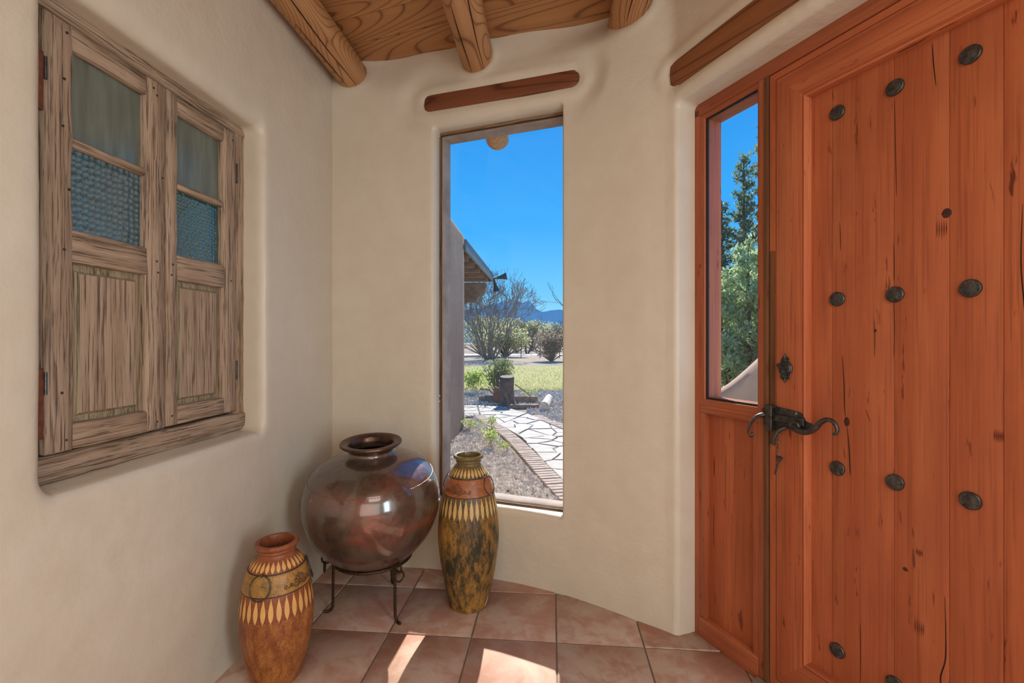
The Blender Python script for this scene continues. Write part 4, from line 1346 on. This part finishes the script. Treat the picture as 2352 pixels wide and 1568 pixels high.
for pi, pc_ in enumerate(pieces):
    if poly_area(pc_) < 0: pc_ = pc_[::-1]
    want = int(abs(poly_area(pc_))/0.085)
    seeds = []; tries = 0
    while len(seeds) < want and tries < 20000:
        tries += 1
        p = (rnd.uniform(-2.6, 2.2), rnd.uniform(2.95, 9.95))
        if not inside(p, pc_): continue
        if min([math.hypot((p[0]-q[0])*0.8, (p[1]-q[1])*1.35) for q in seeds] or [9]) < 0.22: continue
        seeds.append(p)
    for i, p in enumerate(seeds):
        cell = [(p[0]-0.6,p[1]-0.6),(p[0]+0.6,p[1]-0.6),(p[0]+0.6,p[1]+0.6),(p[0]-0.6,p[1]+0.6)]
        for j, q in enumerate(seeds):
            if i == j or math.hypot(p[0]-q[0], p[1]-q[1]) > 1.4: continue
            dx, dy = q[0]-p[0], q[1]-p[1]; L = math.hypot(dx, dy)
            mx, my = (p[0]+q[0])/2-dx/L*0.008, (p[1]+q[1])/2-dy/L*0.008
            cell = clip_poly(cell, (mx, my), (mx-dy, my+dx))
            if len(cell) < 3: break
        if len(cell) < 3: continue
        cell = clip_convex(cell, pc_)
        if not cell or abs(poly_area(cell)) < 0.006: continue
        cx = sum(v[0] for v in cell)/len(cell); cy = sum(v[1] for v in cell)/len(cell)
        # wobble the sides so no stone has ruler edges
        out = []
        for k in range(len(cell)):
            a_, b_ = Vector(cell[k]), Vector(cell[(k+1) % len(cell)])
            out.append((a_.x-cx+rnd.uniform(-0.008,0.008), a_.y-cy+rnd.uniform(-0.008,0.008)))
            if (b_-a_).length > 0.14:
                m_ = a_.lerp(b_, rnd.uniform(0.35, 0.65)); n_ = Vector((m_.x-cx, m_.y-cy)).normalized()*rnd.uniform(-0.016, 0.004)
                out.append((m_.x-cx+n_.x, m_.y-cy+n_.y))
        slab(out, -0.03, rnd.uniform(0.0, 0.012), 0.006).build('flagstone', FLAG, path, 30, (cx, cy, GZ))
bme = MB().bbox(-0.105, 0.105, -0.036, 0.036, -0.03, 0.012, 0.006).mesh('brick', BRICK, 40)
def brick_course(outer, inner, n0=0):
    oc = crom(outer, 12); ic = crom(inner, 12)
    cl = [Vector(((a[0]+b[0])/2, (a[1]+b[1])/2)) for a, b in zip(oc, ic)]
    L = 0; run = [0]
    for a, b in zip(cl, cl[1:]): L += (b-a).length; run.append(L)
    k = 0.05; j = 0
    while k < L-0.03:
        while run[j+1] < k: j += 1
        t = (k-run[j])/(run[j+1]-run[j])
        p = cl[j].lerp(cl[j+1], t); d = (cl[j+1]-cl[j]).normalized()
        o = link('brick', bme, path, (p.x, p.y, GZ+rnd.uniform(-0.002, 0.003)), (0, 0, math.atan2(d.y, d.x)-PI/2+rnd.uniform(-0.05, 0.05)))
        k += 0.088
brick_course(pl_out, pl_in)
brick_course([(1.25,6.6),(0.82,7.22),(0.36,8.60)], [(1.38,6.8),(0.98,7.42),(0.50,8.72)])
brick_course([(-0.60,8.55),(-1.2,8.30),(-2.4,8.15)], [(-0.64,8.76),(-1.2,8.52),(-2.4,8.37)])

# loose gravel beside the path: nobody could count it
gv = MB()
rnd = random.Random(3)
def bed(label):
    global gv
    tag(gv.build('gravel', GRAVEL, None, 0), label, 'gravel', kind='stuff')
    gv = MB()
def pebble(x, y, r, z=GZ):
    a = rnd.uniform(0, PI); h = r*rnd.uniform(0.6, 1.3)
    c, s = math.cos(a)*r, math.sin(a)*r
    k = rnd.uniform(0.55, 0.95)
    z -= 0.022
    gv.add([(x+c, y+s, z+h*0.3), (x-s*k, y+c*k, z+h*0.4), (x-c, y-s, z+h*0.3), (x+s*k, y-c*k, z+h*0.4), (x+rnd.uniform(-r,r)*0.3, y+rnd.uniform(-r,r)*0.3, z+h+0.01), (x, y, z-h*0.3)],
           [(0,1,4),(1,2,4),(2,3,4),(3,0,4),(1,0,5),(2,1,5),(3,2,5),(0,3,5)])
edge = lambda y: next((a[0]+(b[0]-a[0])*(y-a[1])/(b[1]-a[1]) for a, b in zip(pl_out, pl_out[1:]) if a[1] <= y <= b[1]), -0.72)
for k in range(15000):
    y = 3.0+5.5*rnd.random()**1.15
    x = rnd.uniform(max(-0.855+0.0752*(y-6.25), -1.1), edge(y)-0.02)
    pebble(x, y, rnd.uniform(0.012, 0.034))
bed('loose pale gravel between the stucco wall and the brick course')
for k in range(5000):
    y = rnd.uniform(7.3, 13.0); x = rnd.uniform(0.35+(8.8-y)*0.36 if y < 9 else 0.30, 2.6)
    pebble(x, y, rnd.uniform(0.018, 0.042))
bed('loose pale gravel right of the garden path')
for k in range(1500):
    y = rnd.uniform(10.2, 13.0); x = rnd.uniform(-1.6, 0.3)
    pebble(x, y, rnd.uniform(0.02, 0.045))
bed('loose pale gravel around the shrub and stump')

# lawn
lp = [(-6,13.2),(8,13.2),(12,26),(-8,26)]
tag(MB().prism(lp, GZ-0.02, GZ-0.008).build('lawn', GRASS_SOIL, None, 0), 'strip of patchy green lawn beyond the gravel', 'lawn', kind='structure')
gr = MB()
rnd = random.Random(9)
for k in range(17000):
    y = 13.3+12.4*rnd.random()**1.3; x = rnd.uniform(-1.7, 3.2)*(y/14)
    a = rnd.uniform(0, PI); w = rnd.uniform(0.010, 0.022); h = rnd.uniform(0.04, 0.12)*(1.6 if x < -0.6 and y < 17 else 1)
    lx, ly = rnd.uniform(-0.05, 0.05), rnd.uniform(-0.05, 0.05)
    z = GZ-0.01
    gr.add([(x-w*math.cos(a), y-w*math.sin(a), z), (x+w*math.cos(a), y+w*math.sin(a), z), (x+lx, y+ly, z+h)], [(0,1,2)])
tag(gr.build('grass', GRASS, None, 0), 'short sunlit grass blades of the lawn', 'grass', kind='stuff')

# ------------------------------------------------------------------ plants
def leaf_cloud(m, pts, size, rnd, up=0.3, asp=0.45):
    for p in pts:
        d = Vector((rnd.gauss(0,1), rnd.gauss(0,1), rnd.gauss(0,1)+up)).normalized()
        t = d.cross(Vector((rnd.gauss(0,1), rnd.gauss(0,1), rnd.gauss(0,1)))).normalized()
        s = size*rnd.uniform(0.6, 1.3)
        p = Vector(p)
        m.add([p, p+d*s*0.5+t*s*asp, p+d*s, p+d*s*0.5-t*s*asp], [(0,1,2,3)])
def grow_branches(m, p, d, L, r, lev, rnd, spread, tips, sides=5, curl=0.25, lift=0.1, kids=(2,3), rmin=0.004):
    pts = [Vector(p)]; n = 4
    dd = Vector(d).normalized()
    for i in range(n):
        dd = (dd + Vector((rnd.gauss(0,curl), rnd.gauss(0,curl), rnd.gauss(0,curl)+lift))*0.5).normalized()
        pts.append(pts[-1]+dd*(L/n))
    r1 = max(r*0.62, rmin)
    m.tube(pts, [r+(r1-r)*i/n for i in range(n+1)], sides if lev > 1 else 3, caps=False)
    if lev == 0:
        tips.append(pts[-1]); return
    for k in range(rnd.randint(*kids)):
        q = pts[-1] if k == 0 else pts[rnd.randint(2, n)]
        nd = (dd + Vector((rnd.gauss(0,spread), rnd.gauss(0,spread), rnd.gauss(0,spread*0.8)))).normalized()
        grow_branches(m, q, nd, L*rnd.uniform(0.62, 0.85), max(r1*rnd.uniform(0.6, 0.9), rmin), lev-1, rnd, spread, tips, sides, curl, lift, kids, rmin)

def bare_tree(loc, h, stems, spread, lev, r, seed, label, mat, lean=0.5, group=None, curl=0.25, lift=0.12, rmin=0.012, Lf=0.30, kids=(2,3), name='bare_tree'):
    rnd = random.Random(seed)
    root = empty(name, loc)
    tag(root, label, 'tree', group)
    tips = []
    for s in range(stems):
        a = 2*PI*s/stems+rnd.uniform(-0.4, 0.4)
        k = rnd.uniform(0.25, 1.0)*lean
        m = MB()
        grow_branches(m, (0.08*math.cos(a)*stems**0.5, 0.08*math.sin(a)*stems**0.5, -0.05), (math.cos(a)*k, math.sin(a)*k, 1), h*Lf*rnd.uniform(0.85, 1.1), r*rnd.uniform(0.7, 1.1), lev, rnd, spread, tips, 6, curl, lift, kids, rmin)
        m.build('stem' if stems > 1 else 'trunk', mat, root, 60)
    return root, tips

t1_, _ = bare_tree((-1.75, 36.0, GZ), 8.0, 15, 0.44, 5, 0.09, 21, 'large bare many-stemmed tree beyond the lawn, left of the mountain', BARK, 0.95, lift=0.13, Lf=0.29, rmin=0.013)
t2_, _ = bare_tree((4.4, 58.0, GZ), 6.2, 2, 0.75, 5, 0.20, 33, 'gnarled bare tree with twisting branches below the mountain ridge', BARK_D, 0.5, curl=0.5, lift=0.06, Lf=0.28, rmin=0.022)
t3_, _ = bare_tree((1.7, 52.0, GZ), 5.4, 3, 0.55, 4, 0.14, 38, 'small bare tree between the many-stemmed tree and the gnarled tree', BARK_D, 0.8, lift=0.08, Lf=0.30, rmin=0.02)
t4_, _ = bare_tree((5.3, 34.0, GZ), 9.0, 2, 0.45, 4, 0.12, 45, 'bare tree whose twig tips reach in at the right edge of the picture window', BARK_D, 0.25, lift=0.14, Lf=0.28, rmin=0.014)

def bush(name, loc, rx, ry, rz, n, size, seed, label, mat, cat='shrub', group=None, twigs=26, tw_r=0.008, up=0.3, asp=0.4, hollow=0.55, barkm=None):
    rnd = random.Random(seed)
    root = empty(name, loc)
    tag(root, label, cat, group)
    tm = MB()
    for k in range(twigs):
        a = rnd.uniform(0, 2*PI); e_ = rnd.uniform(0.15, 1.3)
        d = Vector((math.cos(a)*math.cos(e_)*rx, math.sin(a)*math.cos(e_)*ry, math.sin(e_)*rz*1.5))
        p = Vector((d.x*0.05, d.y*0.05, -0.02))
        q = p+d*0.5+Vector((rnd.gauss(0,rx*0.06), rnd.gauss(0,ry*0.06), rz*0.1))
        tm.tube([p, q, p+d*rnd.uniform(0.85, 1.1)], [tw_r*1.5, tw_r, tw_r*0.5], 4, caps=False)
    tm.build('twigs', barkm or BARK, root, 60)
    pts = []
    lobes = [(rnd.gauss(0,0.4), rnd.gauss(0,0.4), rnd.uniform(-0.2,0.5), rnd.uniform(0.35,0.6)) for _ in range(9)]
    while len(pts) < n:
        l = rnd.choice(lobes)
        v = Vector((rnd.gauss(0,1), rnd.gauss(0,1), rnd.gauss(0,1))).normalized()*(hollow+(1-hollow)*rnd.random())
        p = (l[0]+v.x*l[3], l[1]+v.y*l[3], l[2]+v.z*l[3])
        z = rz*(0.62+0.60*p[2])
        if z < 0.02: continue
        pts.append((p[0]*rx, p[1]*ry, z))
    lm = MB(); leaf_cloud(lm, pts, size, rnd, up, asp)
    lm.build('foliage', mat, root, 0)
    return root
bush('leafy_shrub', (-0.33, 11.3, GZ), 0.52, 0.5, 0.90, 1500, 0.055, 1, 'small leafy green shrub growing behind the tree stump', LEAF_A)
bush('round_brush', (2.85, 33.0, GZ), 1.35, 1.3, 1.75, 3600, 0.13, 2, 'round brown brush bush at the right end of the lawn', LEAF_BR, twigs=60, tw_r=0.02)
for k, (x, y, w, h, lab) in enumerate([(-3.0, 47, 3.2, 3.4, 'olive brush thicket seen through the stems of the big bare tree'), (0.6, 60, 3.0, 3.9, 'olive brush thicket behind the small bare tree'),
                                  (3.2, 72, 3.4, 4.4, 'olive brush thicket below the mountain, left of the gnarled tree'), (6.5, 66, 3.2, 3.6, 'olive brush thicket behind the round brown bush'), (-0.6, 42, 2.2, 2.6, 'low olive brush beside the foot of the big bare tree')]):
    bush('brush_thicket', (x, y, GZ), w, 1.6, h, 2600, 0.20, 60+k, lab, LEAF_O, 'shrub', 'olive brush thickets in the distance', 40, 0.03)
for k, (x, y, s, lab) in enumerate([(-0.66, 7.05, 0.18, 'weed tuft at the foot of the dark stucco wall'), (-0.27, 6.0, 0.22, 'bright green weed in the gravel above the vase'), (-0.08, 5.75, 0.13, 'tiny weed in the gravel nearest the path bricks'),
                                    (-0.32, 7.4, 0.16, 'dry little tuft at the bend of the path bricks'), (0.40, 10.92, 0.22, 'low green plant beside the bleached log'), (-1.05, 12.6, 0.5, 'bright grass clump at the left edge of the lawn')]):
    bush('weed_tuft', (x, y, GZ), s*0.7, s*0.7, s, 160 if k < 5 else 500, s*0.22, 80+k, lab, LEAF_B, 'plant', None, 10, 0.002, up=0.9, asp=0.22)

# stump with things around it
def stump(loc, r, h, seed, label):
    root = empty('tree_stump', loc); tag(root, label, 'stump')
    n = 26
    vs = []; lv = [(-0.02,1.22),(0.05,1.10),(0.16,1.0),(h*0.6,0.94),(h-0.02,0.95),(h,0.92)]
    for z, k in lv:
        for j in range(n):
            q = 2*PI*j/n
            rr = r*k*(1+0.10*mnoise.noise(Vector((math.cos(q)*2.3, math.sin(q)*2.3, z*2+seed)))+0.05*math.sin(q*9))
            vs.append((rr*math.cos(q), rr*math.sin(q), z+(0.02*math.sin(q) if z > h-0.03 else 0)))
    fs = [(i*n+j, i*n+(j+1) % n, (i+1)*n+(j+1) % n, (i+1)*n+j) for i in range(len(lv)-1) for j in range(n)]
    MB().add(vs, fs).build('bark', STUMP, root, 60)
    m = MB(); m.add(vs[-n:], [tuple(range(n))]); m.build('cut_top', TIMBER, root, 0)
stump((-0.11, 10.15, GZ), 0.165, 0.62, 4, 'upright dark tree stump at the head of the garden path')
cb = empty('clay_pillar', (-0.36, 10.45, GZ)); tag(cb, 'small square red clay pillar left of the tree stump', 'pillar')
MB().bbox(-0.065, 0.065, -0.065, 0.065, 0, 0.34, 0.012).build('shaft', CLAY, cb); MB().bbox(-0.075, 0.075, -0.075, 0.075, -0.01, 0.05, 0.01).build('foot', CLAY, cb)
tp = empty('standpipe', (-0.33, 10.83, GZ)); tag(tp, 'thin dark garden standpipe rising beside the shrub', 'tap')
MB().tube([(0,0,-0.02),(0,0,0.62),(0.0,0,0.70)], [0.022,0.022,0.030], 10).build('pipe', IRON, tp); MB().tube([(0,-0.02,0.64),(0,-0.10,0.62),(0,-0.12,0.57)], 0.016, 8).build('spout', IRON, tp)
bl = empty('bleached_log', (0.76, 10.0, GZ), R(80)); tag(bl, 'bleached pale log lying at the right of the stump', 'log')
link('trunk', log_mesh('trunk', 1.5, 0.105, 0.085, PALELOG, 5, 16, 14, 0.02), bl, (-0.75, 0, 0.085))
tb = empty('edging_timber', (-0.02, 10.60, GZ), R(-3)); tag(tb, 'grey edging timber on the ground behind the tree stump', 'timber')
MB().bbox(-0.75, 0.62, -0.07, 0.07, -0.02, 0.13, 0.012, 1, 0.006, 8, 0, 3).build('beam', TIMBER, tb, 40)
tb = empty('edging_timber', (0.22, 9.62, GZ), R(8)); tag(tb, 'low grey edging timber on the path right of the tree stump', 'timber')
MB().bbox(-0.30, 0.36, -0.06, 0.06, -0.02, 0.07, 0.012, 1, 0.006, 8, 0, 4).build('beam', TIMBER, tb, 40)
sk = empty('leaning_stick', (0.10, 10.35, GZ)); tag(sk, 'thin stick leaning from the stump to the ground', 'stick')
MB().tube([(-0.03,0.05,0.42),(0.2,0.02,0.26),(0.48,0.0,0.02)], [0.014,0.013,0.010], 7).build('rod', BARK, sk, 60)

# wire fence along the far lane
fc = empty('wire_fence', (0, 40, GZ)); tag(fc, 'thin-posted wire fence along the far dirt lane', 'fence')
for k in range(9):
    x = -6+k*1.7
    MB().tube([(x,0.05*k,-0.05),(x+0.02,0.05*k,1.5)], 0.035, 6).build('post', BARK_D, fc, 60)
for z in (0.5, 0.9, 1.3):
    MB().tube([(-6,0,z),(7.6,0.4,z)], 0.008, 4).build('wire', IRON, fc, 0)
lane = [(-30,48),(30,44),(30,49),(-30,54)]
tag(MB().prism(lane, GZ-0.019, GZ-0.006).build('lane', plain('pale_lane_dirt', (0.72,0.66,0.58), 0.95, scale=3, c2=(0.6,0.53,0.46), bump=0.2), None, 0), 'pale dirt lane beyond the lawn', 'lane', kind='structure')

# mountain ridge on the horizon
mt = MB()
prof = crom([(x_-75, h_*1.07) for x_, h_ in [(-2200,150),(-1500,190),(-900,175),(-500,200),(-200,240),(-20,280),(90,300),(150,282),(205,290),(262,232),(330,224),(420,236),(600,210),(1000,190),(1600,170),(2400,140)]], 6)
vs = []; fs = []
for (x, h) in prof:
    jz = 7*mnoise.noise(Vector((x*0.02, 3, 1)))+3*mnoise.noise(Vector((x*0.07, 5, 1)))
    vs += [(x, 3150, -5), (x+14*mnoise.noise(Vector((x*0.01, 0, 0))), 3225, (h+jz)*0.52), (x, 3290, h+jz-20), (x, 4200, -5)]
n = len(prof)
for i in range(n-1):
    for j in range(3):
        a = i*4+j
        fs.append((a, a+4, a+5, a+1))
tag(mt.add(vs, fs).build('mountain_ridge', MOUNT, None, 60), 'hazy blue mountain ridge on the horizon', 'mountain', kind='structure')

# ------------------------------------------------------------------ the house wing outside: stucco wall, porch eave, flood lights
wg = MB()
wd = Vector((0.0752, 1.0)).normalized(); wnn = Vector((wd.y, -wd.x))
base = Vector((-0.867, 6.25))
L0, L1 = -3.15, 1.29
secs = []
npz = 22
prof2 = [(0.0,-0.1),(0.0,1.2),(0.0,2.4),(-0.004,2.85)] + [(-0.13+0.13*math.cos(q), 3.02+0.13*math.sin(q)) for q in [R(a) for a in range(0, 91, 15)]] + [(-0.5, 3.17), (-0.5, -0.1)]
nl = 40
for i in range(nl+1):
    t = L0+(L1-L0)*i/nl
    e_ = max(0.0, t-(L1-0.14)); pull = 0.14-math.sqrt(max(0, 0.14**2-e_**2)) if e_ > 0 else 0
    for (o, z) in prof2:
        w = 0.008*mnoise.noise(Vector((t*1.5, z*1.5, 4)))
        off = o+w-pull*0.8
        zz = z-(pull*1.2 if z > 2.6 else 0)+0.01*mnoise.noise(Vector((t*2, 7, z)))*(z > 2.5)
        p = base+wd*t+wnn*off
        secs.append((p.x, p.y, zz))
k = len(prof2)
fs = [(i*k+j, (i+1)*k+j, (i+1)*k+j+1, i*k+j+1) for i in range(nl) for j in range(k-1)]
fs.append(tuple(nl*k+j for j in range(k)))
tag(wg.add(secs, fs).build('wall_wing', STUCCO, None, 50), 'rough purple-brown stucco wall of the house wing outside the picture window', 'wall', kind='structure')

pe = empty('porch_eave', (-0.77, 7.54, 0), math.atan2(wd.y, wd.x)-PI/2)
tag(pe, 'wooden porch eave with carved corbel and grey gutter beyond the stucco wall', 'eave')
# local: x to the right (outward), y away along the wing
MB().bbox(-1.6, -0.02, 0.0, 3.95, 2.955, 3.03, 0.008).build('roof_deck', ROOFM, pe)
fa = MB().bbox(-0.03, 0.005, 0.0, 3.98, 2.86, 3.04, 0.004).build('fascia', FASCIA, pe)
MB().bbox(-0.035, 0.012, 0.0, 3.98, 3.025, 3.045, 0.003).build('drip_edge', FASCIA, fa)
MB().bbox(-1.6, 0.0, 3.95, 3.985, 2.86, 3.04, 0.004).build('fascia', FASCIA, pe)
for y in (0.6, 1.3, 2.0, 2.7, 3.4):
    MB().bbox(-1.5, -0.06, y-0.05, y+0.05, 2.79, 2.955, 0.006).build('rafter', EAVEW, pe)
MB().bbox(-1.6, -0.16, 3.62, 3.86, 2.58, 2.80, 0.01).build('porch_beam', EAVEW, pe)
cor = [(-1.2,2.58),(-0.20,2.58),(-0.21,2.50),(-0.30,2.47),(-0.36,2.43),(-0.38,2.36),(-0.46,2.31),(-0.58,2.34),(-0.66,2.29),(-0.80,2.26),(-1.2,2.26)]
MB().prism_y(cor, 3.64, 3.84).build('corbel', EAVEW, pe, 30)
MB().bbox(-0.95, -0.75, 3.65, 3.83, 0.0, 2.28, 0.015).build('porch_post', EAVEW, pe)
for k, (dx, dy, dz) in enumerate(((0.30, 0.0, 0.06), (0.05, 0.02, -0.26))):
    lt = empty('flood_light', (0, 0, 0)); lt.parent = pe; lt.location = (0.02, 3.93, 2.93)
    lt.name = 'flood_light'
    d = Vector((dx, dy, dz)).normalized()
    MB().tube([(0,0,0), d*0.10], 0.022, 8).build('arm', IRON, lt)
    MB().tube([d*0.10, d*0.17, d*0.30, d*0.33], [0.035, 0.045, 0.085, 0.09], 14).build('shade', IRON, lt)

# ------------------------------------------------------------------ seen through the sidelight: junipers and the curved garden wall
gw = MB()
ns = 50
vs = []; fs = []
for i in range(ns+1):
    t = i/ns
    x = 0.95+3.6*t; y = 4.644-0.844*t
    top = 0.83+0.62*ramp01(x, 1.85, 2.75)
    nx_, ny_ = 0.228, 0.974
    for (o, z) in [(-0.13,-0.1),(-0.13,top-0.10),(-0.12,top-0.04),(-0.07,top-0.005),(0.0,top+0.01),(0.07,top-0.005),(0.12,top-0.04),(0.13,top-0.10),(0.13,-0.1)]:
        vs.append((x+nx_*o, y+ny_*o, z))
k = 9
fs = [(i*k+j, (i+1)*k+j, (i+1)*k+j+1, i*k+j+1) for i in range(ns) for j in range(k-1)] + [tuple(range(k)), tuple(ns*k+j for j in range(k-1, -1, -1))]
tag(gw.add(vs, fs).build('wall_garden', plain('garden_wall_stucco', (0.50,0.33,0.225), 0.9, scale=6, c2=(0.43,0.28,0.19), bump=0.3), None, 50), 'low curving adobe garden wall seen through the sidelight', 'wall', kind='structure')

def juniper(loc, spires, n, size, seed, label, mat, rw, dens=1.0, name='juniper_tree', up=0.9):
    rnd = random.Random(seed)
    root = empty(name, loc); tag(root, label, 'tree')
    tk = MB(); pts = []
    for (sx, sy, h, w) in spires:
        tk.tube([(sx*0.3, sy*0.3, -0.05), (sx*0.8, sy*0.8, h*0.35), (sx, sy, h*0.7), (sx, sy, h*0.98)], [0.07, 0.05, 0.03, 0.008], 6)
        nb = int(26*h/3)
        for b in range(nb):
            z0 = h*(0.12+0.86*b/nb); a = b*2.4+rnd.uniform(-0.5, 0.5)
            L = w*(1-z0/h)**0.75*rnd.uniform(0.65, 1.1)+0.06
            d = Vector((math.cos(a), math.sin(a), 0.75))
            k0 = Vector((sx*(0.3+0.7*min(1, z0/h*1.4)), sy*(0.3+0.7*min(1, z0/h*1.4)), z0))
            tk.tube([k0, k0+d*L], [0.012, 0.004], 4, caps=False)
            c = int(n*dens*L/(w*nb)*1.6)+4
            for q in range(c):
                t = rnd.random()**0.7
                pts.append(k0+d*L*t+Vector((rnd.gauss(0,1), rnd.gauss(0,1), rnd.gauss(0,1)))*rw*(0.5+L*0.3))
    tk.build('trunk', BARK_D, root, 60)
    lm = MB(); leaf_cloud(lm, pts, size, rnd, up, 0.20)
    lm.build('foliage', mat, root, 0)
juniper((4.80, 8.6, GZ), [(-0.42,0,5.0,0.5),(0.05,0.1,5.5,0.5),(0.42,-0.1,5.75,0.5),(-0.75,0.2,4.2,0.5),(0.9,0.2,5.9,0.7)], 6500, 0.085, 5, 'tall dark juniper with spiky tops seen high in the sidelight', LEAF_J, 0.07)
juniper((3.62, 6.5, GZ), [(-0.25,0,2.85,0.75),(0.25,0.15,3.15,0.8),(0.6,-0.1,2.9,0.8),(-0.55,0.2,2.3,0.7)], 7500, 0.075, 6, 'dense light green feathery juniper behind the garden wall', LEAF_J2, 0.08, 1.3)
